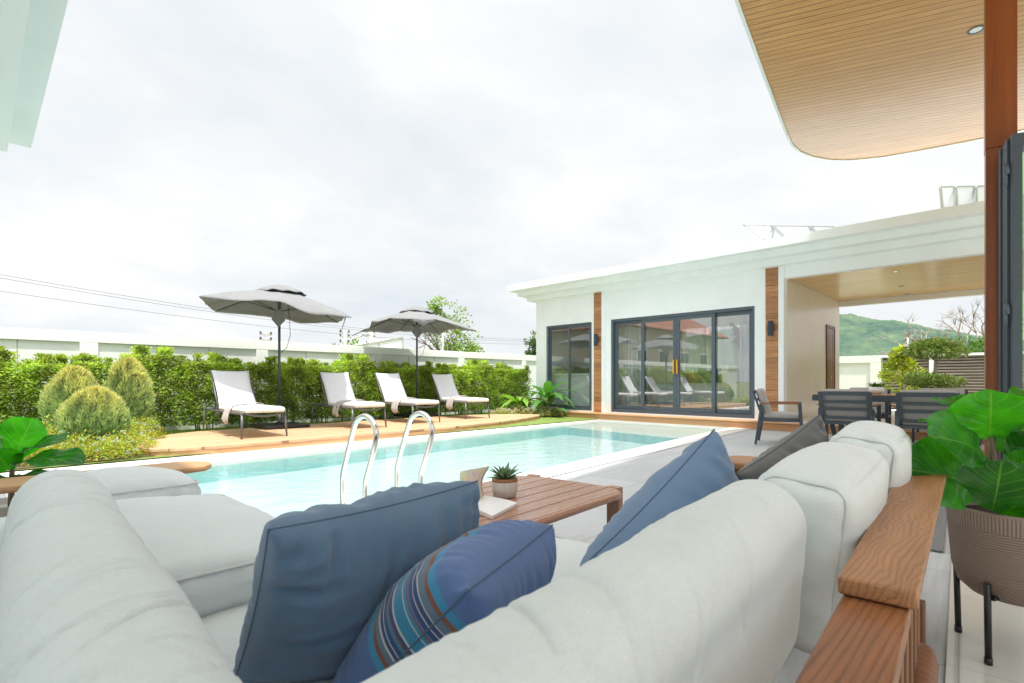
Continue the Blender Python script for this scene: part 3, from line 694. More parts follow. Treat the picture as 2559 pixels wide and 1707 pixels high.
for i in range(n):
    j=(i+1)%n; fs+=[(i,j,n+j,n+i),(n+i,n+j,3*n+j,3*n+i),(i,2*n+i,2*n+j,j)]
fs.append(tuple(3*n+i for i in range(n)))
m.add(vs,fs); obj('fascia',m,M['eave'],ct)
t_=Matrix.Translation((6.82,.17,0))@Matrix.Rotation(R(5),4,'Z')
po=thing('timber_post','tall varnished reddish wooden post rising to the canopy at right','post',(6.82,.17,0))
m=MB(); m.box(-.105,-.108,0,.105,.108,3.2,t_); obj('lower_post',m,M['post'],po,bevel=.006)
m=MB(); m.box(-.108,-.111,3.202,.108,.111,4.998,t_); obj('upper_post',m,M['post'],po,bevel=.006)
t_=Matrix.Translation((6.448,.082,0))@Matrix.Rotation(R(20.9),4,'Z')
fo=thing('folding_door','stack of dark framed folding glass door panels beside the wooden post','folding door',(6.42,.1,0))
for k in range(4):
    m=MB(); x0=.0+.055*k
    y1=(0,.018,.014,.024)[k]
    y0=-1.0
    mm=MB(); 
    mm.box(x0,y0,.03,x0+.045,y1,.16,t_); mm.box(x0,y0,3.09,x0+.045,y1,3.2-.02*k,t_); mm.box(x0,y1-.072,.16,x0+.045,y1,3.09,t_); mm.box(x0,y0,.16,x0+.045,y0+.085,3.09,t_)
    pnl=obj('door_panel',mm,M['darkmetal'],fo,bevel=.004)
    g=MB(); g.box(x0+.018,y0+.08,.15,x0+.024,y1-.068,3.1,t_); obj('pane',g,M['foldglass'],pnl)
for z in(.4,1.6,2.85):
    m=MB(); m.tube([t_@Vector((-.006+.02*k_,.03,z+.09*k_)) for k_ in(0,1)],.012,8); m.tube([t_@Vector((.03,.033,z-.1)),t_@Vector((.03,.033,z+.1))],.014,8); obj('hinge',m,M['frame'],fo,smooth=True)
downlight(7.97,.40,5.0,'recessed downlight in the curved wood canopy next to the post',.08,False)
ho=thing('house_eave','pale stepped roof eave of the main house overhead at upper left','eave',(0,4,3))
ez=3.0; k=2.0/2.2
m=MB(); m.box(-2.6,-2,ez,.385*k+.001,6.72*k,ez+.16); m.box(-2.6,-2,ez-.15,.215*.932*k/.932,6.47*k,ez-.001); obj('roof_edge',m,M['eave'],ho,bevel=.004)
m=MB(); m.box(-2.6,3.4,0,-.7,5.6,ez-.15); obj('wall',m,M['cream'],ho)

# ------------------------------------------------------------------ garden walls
def gwall(name,label,x0,x1,Y,zt,posts,th=.22):
    t=thing(name,label,'wall',((x0+x1)/2,Y,0))
    m=MB(); m.box(x0,Y,zt-.19,x1,Y+th,zt); obj('top_beam',m,M['cream'],t,bevel=.006)
    m=MB()
    for a,b in posts: m.box(a,Y+.002,0,b,Y+th,zt-.191)
    obj('post',m,M['cream'],t,bevel=.005)
    m=MB(); m.box(x0,Y+.05,0,x1,Y+.2,zt-.192); 
    obj('panel',m,M['wallpanel'],t)
    m=MB()
    ps=sorted(posts)
    for (a,b),(c,d) in zip(ps,ps[1:]):
        for q in(1/3,2/3):
            xx=b+(c-b)*q; m.box(xx-.008,Y+.044,0,xx+.008,Y+.05,zt-.193)
    obj('panel_joint',m,M['concrete'],t)
k=12.2/11.5
gwall('garden_wall','long white garden wall with recessed panels behind the green hedge',-8,14.2,12.2,1.9,[(a*k,b*k) for a,b in((-3.95,-3.7),(-1.3,-1.05),(1.27,1.52),(4.14,4.38),(6.91,7.14),(9.62,9.84),(12.25,12.44))])
t=thing('rear_wall','cream white boundary wall with one recessed panel seen under the dining roof','wall',(21,4,0))
m=MB(); m.box(21,3.42,1.62,21.2,8,1.86); m.box(21.002,3.42,0,21.2,3.72,1.618); m.box(21.07,3.72,0,21.18,8,1.617); obj('panel',m,M['cream'],t,bevel=.005)
t=thing('slatted_fence','dark horizontal slat fence with white top rail beyond the dining table','fence',(21,1,0))
m=MB(); m.box(21.05,-6,0,21.12,3.38,1.78); obj('slat_panel',m,M['blade'],t)
m=MB(); m.box(20.98,-6,1.785,21.2,3.4,1.86); obj('top_rail',m,M['white'],t)
for y in(2.02,.2):
    m=MB(); m.box(20.96,y,0,21.2,y+.14,1.784); obj('fence_post',m,M['white'],t)

# ------------------------------------------------------------------ hedge
def hedge_mesh(seed,hh=1.42,wx=.86,nl=2100):
    r=random.Random(seed); m=MB()
    stems=[(r.uniform(-.3,.3)*wx/.8,r.uniform(-.1,.1)) for _ in range(7)]
    shoots=[(r.uniform(-.42,.42)*wx/.86,r.uniform(-.15,.15),r.uniform(-.10,.12)) for _ in range(13)]
    for k in range(nl):
        if r.random()<.16:
            sx,sy,sz=r.choice(shoots); p=Vector((sx+r.gauss(0,.035),sy+r.gauss(0,.035),hh+sz-abs(r.gauss(0,.12))))
            up=.9
        else:
            z=r.uniform(.05,1)**.8*(hh-.06)
            wob=.06*noise.noise(Vector((seed,z*3,1)))
            x=r.uniform(-.5,.5)*wx*(1+.15*noise.noise(Vector((z*2.5,seed*1.7,0)))); 
            y=(-.20+r.gauss(0,.07) if r.random()<.6 else r.uniform(-.22,.22))+wob
            cl=noise.noise(Vector((x*5+seed*9,y*5,z*5)))
            if cl<-.30 and r.random()<.7: continue
            p=Vector((x,y,z)); up=.25
        a=r.uniform(0,6.3); d=Vector((math.cos(a),math.sin(a)-.35,up+r.uniform(-.3,.5)))
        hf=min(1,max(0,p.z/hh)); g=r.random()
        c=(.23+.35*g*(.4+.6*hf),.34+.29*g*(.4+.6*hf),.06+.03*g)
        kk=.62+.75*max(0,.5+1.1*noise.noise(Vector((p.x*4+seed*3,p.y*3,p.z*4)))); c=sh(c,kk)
        if p.y>-.1 and up<.5: c=sh(c,.48)  # inner leaves darkened: shade inside the hedge put into their colour
        m.leaf(p,d,(r.uniform(-1,1),-.6,r.uniform(-.2,1)),r.uniform(.042,.075),r.uniform(.02,.034),c)
    return m
def stem_mb(seed,hh,n=6,wx=.5,r0=.012):
    r=random.Random(seed); m=MB()
    for k in range(n):
        x=r.uniform(-.5,.5)*wx; m.tube([(x*.6,0,0),(x*.9+r.uniform(-.05,.05),r.uniform(-.05,.05),hh*.5),(x+r.uniform(-.08,.08),r.uniform(-.08,.08),hh*.92)],[r0,r0*.7,r0*.3],5)
    return m
protos=[]
for s in range(5):
    t=thing('hedge_shrub','leafy green shrub in the clipped hedge row along the white garden wall','shrub',(0,0,0),'hedge shrubs along the white garden wall')
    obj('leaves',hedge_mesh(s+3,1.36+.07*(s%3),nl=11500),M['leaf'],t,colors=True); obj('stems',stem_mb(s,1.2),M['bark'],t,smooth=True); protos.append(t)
xs=[-3.4,-2.6,-1.75,-.9,-.1,.72,1.60,2.36,3.2,4.0,4.86,5.68,6.5,7.3,8.15,8.95,9.75,10.5,11.3,12.1]
for i,x in enumerate(xs):
    p=protos[i%5]; o=p if i<5 else dup(p)
    o.location=(x,11.66+rnd.uniform(-.03,.03),.02); o.rotation_euler=(0,0,0); o.scale=(1,1,rnd.uniform(.95,1.05))

# conifers
def conifer(seed,H,Rd,n):
    r=random.Random(seed); m=MB()
    for k in range(n):
        t=r.random()**1.1; a=r.uniform(0,6.283)
        prof_=math.sin(min(1,(t+.16)*1.25)*math.pi*.5)*(1-t**2.1)**.6
        q=Vector((math.cos(a)*2.3,math.sin(a)*2.3,t*3.4*H+seed*3))
        b=1-abs(noise.noise(q))*2.2; b2=noise.noise(q*2.4+Vector((5,0,0)))
        lump=max(-.6,min(1,b*.75+b2*.5))
        dep=r.uniform(.88,1.04) if r.random()<.75 else r.uniform(.55,.9)
        rr=Rd*prof_*(.87+.17*lump)*dep+.012
        p=Vector((rr*math.cos(a),rr*math.sin(a),t*H*(.93+.05*lump)))
        d=Vector((math.cos(a)*.55+r.gauss(0,.22),math.sin(a)*.55+r.gauss(0,.22),.85+.5*t+r.gauss(0,.2)))
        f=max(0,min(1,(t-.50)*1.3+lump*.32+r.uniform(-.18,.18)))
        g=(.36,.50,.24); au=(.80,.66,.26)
        c=sh(tuple(x+(y-x)*f for x,y in zip(g,au)),(.80+.42*max(-.6,lump))*(1 if dep>.88 else .55)*r.uniform(.85,1.2))  # blades in grooves and further in are darkened, shade put into the tint
        for w in range(2): m.leaf(p,d+Vector((r.gauss(0,.25),r.gauss(0,.25),r.gauss(0,.15))),(r.uniform(-1,1),r.uniform(-1,1),.3),r.uniform(.045,.085),.0095,c)
    return m
for (x,y,H,Rd,n,l,s) in((1.18,9.25,.86,.48,13000,'rounded golden tipped conifer bush standing lowest in front of two taller ones',1),(1.08,10.35,1.18,.45,12000,'golden conifer bush at the back left of the group of three beside the hedge',2),(1.76,10.45,1.36,.41,13000,'tallest golden conifer bush at the back right of the group, left of the deck',3)):
    t=thing('conifer_bush',l,'bush',(x,y,.03),'golden conifer bushes by the deck')
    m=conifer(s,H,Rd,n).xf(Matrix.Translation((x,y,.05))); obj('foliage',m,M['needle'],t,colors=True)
    m=MB(); m.tube([(x,y,.02),(x,y,H*.8)],[.03,.008],6); obj('trunk',m,M['bark'],t,smooth=True)
# low flowering cover
def cover(name,label,blobs,n,leafc,flowers,fl=None,kind='stuff',ls=(.03,.055)):
    m=MB(); r=random.Random(len(name)+n)
    for k in range(n):
        bx,by,br,bh=r.choice(blobs); a=r.uniform(0,6.3); q=math.sqrt(r.random())*br; x=bx+q*math.cos(a); y=by+q*math.sin(a)
        z=.03+bh*(1-(q/br)**2)**.6*r.uniform(.35,1.05)*(1+.3*noise.noise(Vector((x*6,y*6,0))))
        b=r.uniform(0,6.3); c=r.choice(leafc)
        m.leaf((x,y,z),(math.cos(b),math.sin(b),r.uniform(.1,.9)),(r.uniform(-.4,.4),r.uniform(-.4,.4),1),r.uniform(*ls),ls[0]*.55,sh(c,r.uniform(.7,1.25)))
    o=obj(name,m,M['leaf'],colors=True); tag(o,label,'flowering plants',kind=kind)
    f=MB()
    for k in range(flowers[0]):
        bx,by,br,bh=r.choice(blobs); a=r.uniform(0,6.3); q=math.sqrt(r.random())*br; x=bx+q*math.cos(a); y=by+q*math.sin(a); z=.05+bh*(1-(q/br)**2)**.6*r.uniform(.9,1.15)
        c=r.choice(flowers[1])
        for w in range(flowers[2]):
            px,py,pz=x+r.gauss(0,.018),y+r.gauss(0,.018),z+r.gauss(0,.012)
            for b in range(4): f.leaf((px,py,pz),(math.cos(b*1.57),math.sin(b*1.57),.35),(0,0,1),.016,.013,c)
    obj('blossoms',f,M['flower'],o,colors=True)
GC=[(.44,.50,.06),(.28,.42,.055),(.50,.46,.08),(.52,.34,.08)]
cover('ground_cover','low yellow green ground cover with small pale blue flowers under the conifer bushes',[(1.42,8.55,.40,.30),(.95,8.5,.45,.30),(1.6,9.1,.33,.40),(.65,8.9,.4,.36),(.75,9.5,.4,.44),(1.85,9.75,.3,.42),(1.2,8.3,.35,.22),(.55,8.35,.3,.25)],11000,GC,(70,[(.42,.50,.78),(.55,.60,.82)],7))
cover('flower_bed','low bed of pink and white flowers at the end of the deck by the pool house',[(10.6,9.9,.4,.24),(11.0,9.55,.42,.26),(10.2,10.3,.4,.2),(11.2,9.3,.25,.22),(10.85,10.2,.4,.3)],5200,[(.30,.40,.09),(.40,.40,.11),(.45,.34,.14)],(520,[(.85,.45,.56),(.92,.86,.84),(.85,.62,.68)],4))
# broad leafed plant
def broad(m,base,d,L,Wd_,droop,c,n=9,tw=0,uv=False,wave=0,seed=0,fold=.25,cup=0):
    """a broad leaf with midrib fold and droop"""
    base=Vector(base);d=Vector(d).normalized(); up=Vector((0,0,1)); x=d.cross(up); 
    if x.length<.05: x=Vector((1,0,0))
    x.normalize(); x=Matrix.Rotation(tw,3,d)@x; nn=x.cross(d).normalized(); p=base.copy(); dd=d.copy(); o=len(m.v)
    for i in range(n+1):
        t=i/n
        wv=Wd_/2*math.sin(min(1,t*1.02+.02)*math.pi)**.75*(1-.25*t)*1.15
        for j in(-2,-1,0,1,2):
            q=p+x*(wv*j/2)+nn*(abs(j)/2*wv*fold)
            if wave: q+=nn*wave*math.sin(t*14+j*1.3+seed)*abs(j)/2
            m.v.append(tuple(q)); m.c.append(c)
            if uv: m.uv.append((.5+j/4,t))
        p=p+dd*L/n; dd=(dd-Vector((0,0,droop/n))).normalized(); nn=x.cross(dd).normalized()
    for i in range(n):
        for j in range(4):
            a=o+i*5+j; m.f.append((a,a+1,a+6,a+5))
for bx,by,nl,l,yel in((11.25,9.62,26,'clump of long glossy dark green leaves in front of the small window',0),(11.05,10.45,24,'clump of arching yellow green leaves beside the pool house corner',1)):
    t=thing('leafy_plant',l,'plant',(bx,by,.03),'broad leafed plants by the pool house')
    m=MB(); r=random.Random(5+yel)
    for k in range(nl):
        a=r.uniform(0,6.3); e=r.uniform(.5,1.5); q=r.uniform(0,.16)
        h0=r.uniform(.1,.62 if not yel else .35)
        broad(m,(bx+q*math.cos(a),by+q*math.sin(a),h0),(math.cos(a),math.sin(a),e),r.uniform(.65,.95),r.uniform(.15,.24),r.uniform(1.0,2.2),(.10,.26,.05) if not yel else (.24,.40,.05))
    obj('foliage',m,M['gloss_leaf'],t,smooth=True,colors=True)
    m=MB()
    for k in range(5): m.tube([(bx+.1*math.cos(k*1.3),by+.1*math.sin(k*1.3),.02),(bx+.08*math.cos(k*1.3),by+.08*math.sin(k*1.3),.5)],[.02,.012],6)
    obj('stems',m,M['bark'],t,smooth=True)

# ------------------------------------------------------------------ sun loungers
def lounger():
    t=thing('sun_lounger','x','sun lounger',(0,0,0),'sun loungers on the timber deck')
    g=M['grey_tube']
    m=MB()
    for s in(-1,1):
        m.tube([(s*.31,.0,.40),(s*.325,.05,.385),(s*.325,1.2,.385),(s*.32,1.93,.40),(s*.31,1.98,.395)],.019,8)
    m.tube([(-.32,.02,.395),(-.16,.02,.35),(0,.02,.338),(.16,.02,.35),(.32,.02,.395)],.016,8)
    m.tube([(-.31,1.96,.40),(.31,1.96,.40)],.017,8); m.tube([(-.32,1.2,.37),(.32,1.2,.37)],.014,8); m.tube([(-.32,.6,.37),(.32,.6,.37)],.012,8)
    obj('frame',m,g,t,smooth=True)
    for s in(-1,1):
        m=MB(); m.tube([(s*.322,.055,.385),(s*.345,.02,.0)],[.024,.014],8); obj('leg',m,g,t,smooth=True)
        m=MB(); m.tube([(s*.322,1.9,.39),(s*.335,1.95,.0)],[.022,.013],8); obj('leg',m,g,t,smooth=True)
    m=rbox((0,.60,.435),(.62,1.26,.085),.04,20,.022,lambda a,b,c,p:.004*noise.noise(p*9)); obj('seat_cushion',m,M['lounge_cush'],t,smooth=True)
    # sling back
    m=MB(); n=14
    for i in range(n+1):
        f=i/n; w=.305-.02*math.sin(f*3.14); sag=.022*math.sin(f*3.14)
        for j in range(9):
            u=-1+j/4; dz=.018*(abs(u)**3) if i==n else 0
            m.v.append((u*w,1.17+.42*f+sag*(1-u*u)+.015*math.sin(f*3),.43+.63*f+dz)); m.c.append((1,1,1))
    for i in range(n):
        for j in range(8): a=i*9+j; m.f.append((a,a+1,a+10,a+9))
    b=obj('backrest',m,M['mesh_white'],t,smooth=True,solid=.014)
    m=MB()
    for s in(-1,1): m.tube([(s*.31,1.19,.40),(s*.31,1.36,.65),(s*.305,1.62,1.06)],.014,8)
    m.tube([(-.305,1.60,1.04),(.305,1.60,1.04)],.012,8); m.tube([(-.2,1.78,.40),(-.2,1.50,.82)],.010,6); m.tube([(.2,1.78,.40),(.2,1.50,.82)],.010,6)
    obj('back_frame',m,g,t,smooth=True)
    return t
lp=lounger()
def towel(x0,rz,loc,label):
    t=MB(); n=26; r=random.Random(int(loc[0]*10))
    prof_=[(-.37,.21),(-.385,.27),(-.36,.345),(-.335,.42),(-.30,.478),(-.2,.497),(-.05,.508),(.1,.51),(.22,.507),(.30,.49)]
    for i,(x,z) in enumerate(prof_):
        for j in range(9):
            y=.52+.24*(j/8)+.05*math.sin(i*.9)+(x+.37)*.45
            wv=.006*noise.noise(Vector((x*8,y*20,loc[0])))*(2.2 if z<.45 else 1)
            t.v.append((x+(wv*2 if z<.45 else 0),y,z+wv+(.008 if z>.45 else .02*math.sin(j*1.1)))); t.c.append((1,1,1))
    for i in range(len(prof_)-1):
        for j in range(8): a=i*9+j; t.f.append((a,a+1,a+10,a+9))
    o=obj('towel',t,M['towel'],smooth=True,solid=.012); o.location=loc; o.rotation_euler=(0,0,rz)
    tag(o,label,'towel','towels draped over the sun loungers')
LG=[((3.2,8.52,.116),0,'white sun lounger nearest the camera, at the left end of the row on the deck'),((5.22,8.82,.116),-.06,'white sun lounger second from the left, between the two parasol poles'),((6.7,9.04,.116),-.03,'white sun lounger third from the left with its back beside the right parasol pole'),((8.36,9.27,.116),-.10,'white sun lounger farthest away, at the right end of the row')]
for i,(l,rz,lb) in enumerate(LG):
    o=lp if i==0 else dup(lp); o.location=l; o.rotation_euler=(0,0,rz); o['label']=lb
    towel(0,rz,l,['greige towel hanging over the side of the leftmost, nearest lounger','greige towel over the second lounger from the left','greige towel over the third lounger from the left','greige towel over the farthest, rightmost lounger'][i])

# ------------------------------------------------------------------ parasols
def parasol(loc,label,Rr,zt,seed,drops,rot):
    t=thing('parasol',label,'parasol',loc,'wind blown grey parasols over the loungers'); x0,y0,z0=loc; r=random.Random(seed)
    m=MB(); m.tube([(x0,y0,.5),(x0,y0,zt-.05)],.024,12); obj('pole',m,M['darkmetal'],t,smooth=True)
    m=MB(); m.tube([(x0,y0,.15),(x0,y0,.54)],.03,12); obj('pole_sleeve',m,M['alu'],t,smooth=True)
    m=MB(); m.box(x0-.42,y0-.42,.117,x0+.42,y0+.42,.18); m.lathe([(.06,.165),(.06,.22),(.035,.23)],16,(x0,y0,0)); obj('base_plate',m,M['black'],t,bevel=.01)
    N=8; NA=96; NR_=16; hub=zt-.12
    tips=[]
    for k in range(N):
        a=rot+k*2*math.pi/N; tips.append((a,Rr*(1 if k%2==0 else .735),drops[k]))
    def surf(a,f):
        q=((a-rot)/(2*math.pi)*N)%N; k=int(q); u=q-k
        a0,r0,d0=tips[k]; a1,r1,d1=tips[(k+1)%N]
        s=math.sin(u*math.pi)
        rr=r0*r1*math.sin(math.pi/4)/(r0*math.sin(u*math.pi/4)+r1*math.sin((1-u)*math.pi/4))*(1-.03*s)*f if True else 0
        z=hub-(d0*(1-u)+d1*u)*f**1.25+.02-.025*s*f*f
        z+=(noise.noise(Vector((math.cos(a)*1.8+seed,math.sin(a)*1.8,f*1.5)))*.12)*s*f**2
        z+=noise.noise(Vector((a*5,f*3,seed)))*.015*f
        return (x0+rr*math.cos(a),y0+rr*math.sin(a),z)
    m=MB()
    for i in range(NR_+1):
        f=.10+.90*i/NR_
        for j in range(NA):
            a=rot+2*math.pi*j/NA; p=surf(a,f)
            if i==NR_:      # hem turned down and fluttering
                p=(p[0],p[1],p[2]-.012)
            m.v.append(p); m.c.append((1,1,1))
    for i in range(NR_):
        for j in range(NA): m.f.append((i*NA+j,i*NA+(j+1)%NA,(i+1)*NA+(j+1)%NA,(i+1)*NA+j))
    # loose flap hanging from the hem on the camera's right
    cv=obj('canopy',m,M['parasol'],t,smooth=True,solid=.006)
    fl=MB(); fa=rot+R(38 if seed==1 else -60); 
    nn=8
    for i in range(nn+1):
        a=fa-.24+.48*i/nn; p=Vector(surf(a,1.0)); fd=(.36 if seed==1 else .12)*(1-abs(2*i/nn-1))
        for k_ in range(4):
            fl.v.append((p.x-.1*fd*k_*math.cos(a),p.y-.1*fd*k_*math.sin(a),p.z-.02-fd*k_/3+.01*math.sin(i*2+k_))); fl.c.append((1,1,1))
    for i in range(nn):
        for k_ in range(3): a=i*4+k_; fl.f.append((a,a+1,a+5,a+4))
    obj('loose_flap',fl,M['parasol'],cv,smooth=True,solid=.006)
    m=MB(); NV=64
    for i in range(7):
        f=i/6
        for j in range(NV):
            a=rot+2*math.pi*j/NV; q=((a-rot)/(2*math.pi)*N)%N; s=math.sin((q-int(q))*math.pi)
            rr=Rr*.29*f*(1-.05*s); z=zt-.17*f**1.6+.012*noise.noise(Vector((math.cos(a)*2,math.sin(a)*2,seed+3)))*f*3+(.006*math.sin(a*11)*f**3)
            m.v.append((x0+rr*math.cos(a),y0+rr*math.sin(a),z)); m.c.append((1,1,1))
    for i in range(6):
        for j in range(NV): m.f.append((i*NV+j,i*NV+(j+1)%NV,(i+1)*NV+(j+1)%NV,(i+1)*NV+j))
    obj('wind_vent',m,M['parasol'],t,smooth=True,solid=.006)
    m=MB(); m.lathe([(.03,hub-.42),(.05,hub-.42),(.05,hub-.36),(.03,hub-.35)],12,(x0,y0,0)); obj('runner',m,M['darkmetal'],t,smooth=True)
    m=MB(); m.lathe([(.03,hub-.06),(.05,hub-.05),(.045,hub-.01),(0,hub)],12,(x0,y0,0)); obj('hub',m,M['darkmetal'],t,smooth=True)
    for k in range(N):
        a=tips[k][0]; pts=[Vector(surf(a,f))-Vector((0,0,.022)) for f in(.08,.35,.65,.97)]
        if k==(3 if seed==1 else 4): pts.append(pts[-1]+(pts[-1]-pts[-2]).normalized()*.28)
        mm=MB(); mm.tube(pts,.011,6); rb=obj('rib',mm,M['darkmetal'],t,smooth=True)
        mm=MB(); mm.tube([(x0+.04*math.cos(a),y0+.04*math.sin(a),hub-.39),Vector(surf(a,.5))-Vector((0,0,.03))],.008,6); obj('strut',mm,M['darkmetal'],rb,smooth=True)
    m=MB(); m.tube([(x0+.10,y0-.12,hub-.1),(x0+.13,y0-.16,hub-.55),(x0+.14,y0-.17,hub-.85),(x0+.09,y0-.12,hub-1.1),(x0+.02,y0-.03,hub-1.18)],.006,5); obj('pull_cord',m,M['grey_tube'],t,smooth=True)
    m=MB(); q=Vector((x0-.05,y0-.06,hub-.35))
    m.add([q+Vector((.05,-.05,0)),q+Vector((.1,-.1,-.22)),q+Vector((-.0,-.02,-.36)),q+Vector((-.1,.06,-.2)),q+Vector((-.02,.02,-.02))],[(0,1,2,3,4)]); obj('closing_strap',m,M['parasol'],t,solid=.006)
parasol((4.13,10.30,.115),'larger looking grey wind blown parasol at left, over the nearest lounger',1.70,2.86,1,[.60,.40,.44,.38,.32,.30,.36,.38],R(-66.7))
parasol((7.85,11.02,.115),'grey parasol at right with its pole behind the third lounger',1.58,2.90,2,[.55,.38,.46,.42,.50,.34,.38,.34],R(-58))

# ------------------------------------------------------------------ pool ladder
t=thing('pool_ladder','polished steel pool ladder with two hooped handrails at the pool edge','pool ladder',(2.3,3.6,0))
P1=[(3.84,-.26),(3.84,-.06),(3.845,.12),(3.845,.24),(3.83,.29),(3.78,.41),(3.66,.66),(3.62,.705),(3.57,.73),(3.52,.742),(3.48,.742),(3.43,.728),(3.39,.70),(3.36,.665),(3.345,.62),(3.355,.55),(3.42,.41),(3.485,.28),(3.50,.23),(3.50,.13),(3.50,.0)]
def smooth_pts(p,k=2):
    for _ in range(k):
        q=[p[0]]
        for a,b in zip(p,p[1:]): q+= [tuple(.75*x+.25*y for x,y in zip(a,b)),tuple(.25*x+.75*y for x,y in zip(a,b))]
        q.append(p[-1]); p=q
    return p
for x in(2.03,2.53):
    m=MB(); m.tube(smooth_pts([(x,y,z) for y,z in P1]),.0205,14); hr=obj('handrail',m,M['steel'],t,smooth=True)
    m=MB(); m.lathe([(.045,.006),(.045,.014),(.025,.02)],16,(x,3.5,0)); obj('flange',m,M['steel'],hr,smooth=True)
for z in(-.10,-.22):
    m=MB(); m.box(2.03,3.80,z,2.53,3.88,z+.025); obj('tread',m,M['steel'],t,bevel=.004)

# ------------------------------------------------------------------ corner sofa
al=R(3.85); ca,sa=math.cos(al),math.sin(al)
RS=Matrix.Rotation(al,4,'Z')
def SB(m,s0,t0,z0,s1,t1,z1): return m.box(s0,t0,z0,s1,t1,z1,RS)
so_=thing('corner_sofa','wooden framed outdoor corner sofa with slatted back and flat teak rails','sofa',(.6,.6,0))
m=MB(); SB(m,-.32,.060,.612,1.06,.152,.640); obj('back_rail',m,M['teak'],so_,bevel=.004)
m=MB()
rail=[(1.03,.050),(1.2,.049),(1.8,.045),(2.42,.038),(2.46,.06),(2.47,.13),(2.44,.17),(2.0,.165),(1.5,.160),(1.03,.158)]
m.prism(rail,.642,.672); m.xf(RS); obj('back_rail',m,M['teak_rustic'],so_,bevel=.005,label='wide figured teak rail with swirling grain')
for i in range(17):
    s=-.25+.14*i
    if s>1.93: break
    m=MB(); SB(m,s,.088,.255,s+.055,.112,.611 if s<1.1 else .641); obj('slat',m,M['teak_v'],so_,bevel=.004)
m=MB(); m.tube([RS@Vector((s,.085,.20)) for s in(-.3,.5,1.4,1.90,1.96,1.99)],[.04,.04,.04,.04,.032,.010],12); obj('base_beam',m,M['teak_v'],so_,smooth=True)
m=MB(); SB(m,-.2,.15,.17,1.66,1.46,.215); SB(m,1.66,.15,.17,2.62,1.02,.215); m.box(-.35,1.4,.17,.70,2.98,.215); obj('seat_frame',m,M['teak'],so_,bevel=.01)
m=MB(); m.box(-.36,.12,.615,-.26,2.98,.65); obj('back_rail',m,M['teak_y'],so_,bevel=.01)
for i in range(30):
    m=MB(); y=.3+.09*i; m.box(-.33,y,.22,-.30,y+.035,.614); obj('slat',m,M['teak_v'],so_,bevel=.004)
def arm(pts,z,mat,name='armrest'):
    m=MB(); m.prism(pts,z-.032,z); return obj(name,m,mat,so_,bevel=.01)
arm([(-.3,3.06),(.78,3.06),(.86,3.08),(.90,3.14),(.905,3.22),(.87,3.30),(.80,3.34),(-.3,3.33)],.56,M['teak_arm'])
m=MB(); m.box(.50,3.12,.0,.72,3.16,.527); obj('arm_leg',m,M['teak_v'],so_,bevel=.006)
m=MB(); m.box(.02,3.12,.0,.08,3.17,.527); obj('arm_leg',m,M['teak_v'],so_,bevel=.006)
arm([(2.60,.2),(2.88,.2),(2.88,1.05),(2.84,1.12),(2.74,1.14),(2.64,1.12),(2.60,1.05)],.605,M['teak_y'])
m=MB(); m.box(2.70,.98,.0,2.75,1.06,.572); obj('arm_leg',m,M['teak_v'],so_,bevel=.006)
for (x,y) in((.05,.25),(1.55,.3),(1.55,1.38),(.6,2.8),(-.25,2.8),(2.5,.3),(2.5,.95),(.55,1.5)):
    m=MB(); m.box(x-.03,y-.03,0,x+.03,y+.03,.169); obj('leg',m,M['teak_v'],so_,bevel=.005)
# seat cushions
def seat_cushion(label,c,size,r,crown,rot=0,seed=0,mat='sofa',amp=.006,n=60):
    Mx=Matrix.Rotation(rot,3,'Z')
    def wr(a,b,cc,p):
        e=max(abs(a),abs(b)); k=noise.noise(Vector((p.x*5+seed,p.y*5,p.z*5)))*amp
        al_=p.x if abs(b)>abs(a) else p.y
        k+=amp*2.6*math.exp(-abs(1-e)/.10)*noise.noise(Vector((al_*22+seed,e*4,seed)))*(1 if cc>.2 else .3)
        return k
    t=thing('seat_cushion',label,'cushion',(c[0],c[1],c[2]-size[2]/2),'seat cushions of the corner sofa')
    m=rbox(c,size,r,n,crown,wr,Mx); o=obj('cushion_cover',m,M[mat],t,smooth=True)
    hx,hy=size[0]/2-r*.28+.004,size[1]/2-r*.28+.004; z=size[2]/2-r*.28+.004
    rr=r*1.0; pts=[]
    for sx,sy,a0 in((1,1,0),(-1,1,90),(-1,-1,180),(1,-1,270)):
        for q in range(5):
            a=R(a0+q*22.5); pts.append(Mx@Vector((sx*(hx-rr*.6)+rr*.6*math.cos(a),sy*(hy-rr*.6)+rr*.6*math.sin(a),z+.001))+Vector(c))
    s=MB(); s.tube(pts,.0042,6,closed=True); obj('seam_piping',s,M['seam'],o,smooth=True)
seat_cushion('long pale seat cushion on the left branch of the sofa, beside the pool',(.28,2.06,.435),(1.02,1.08,.15),.07,.085,0,1)
seat_cushion('pale corner seat cushion under the two blue pillows',(.86,.98,.30),(1.62,1.24,.17),.05,.025,al,2)
seat_cushion('pale seat cushion at the far right end of the sofa behind the light blue pillow',(2.14,.66,.29),(.88,.80,.17),.05,.02,al,3)
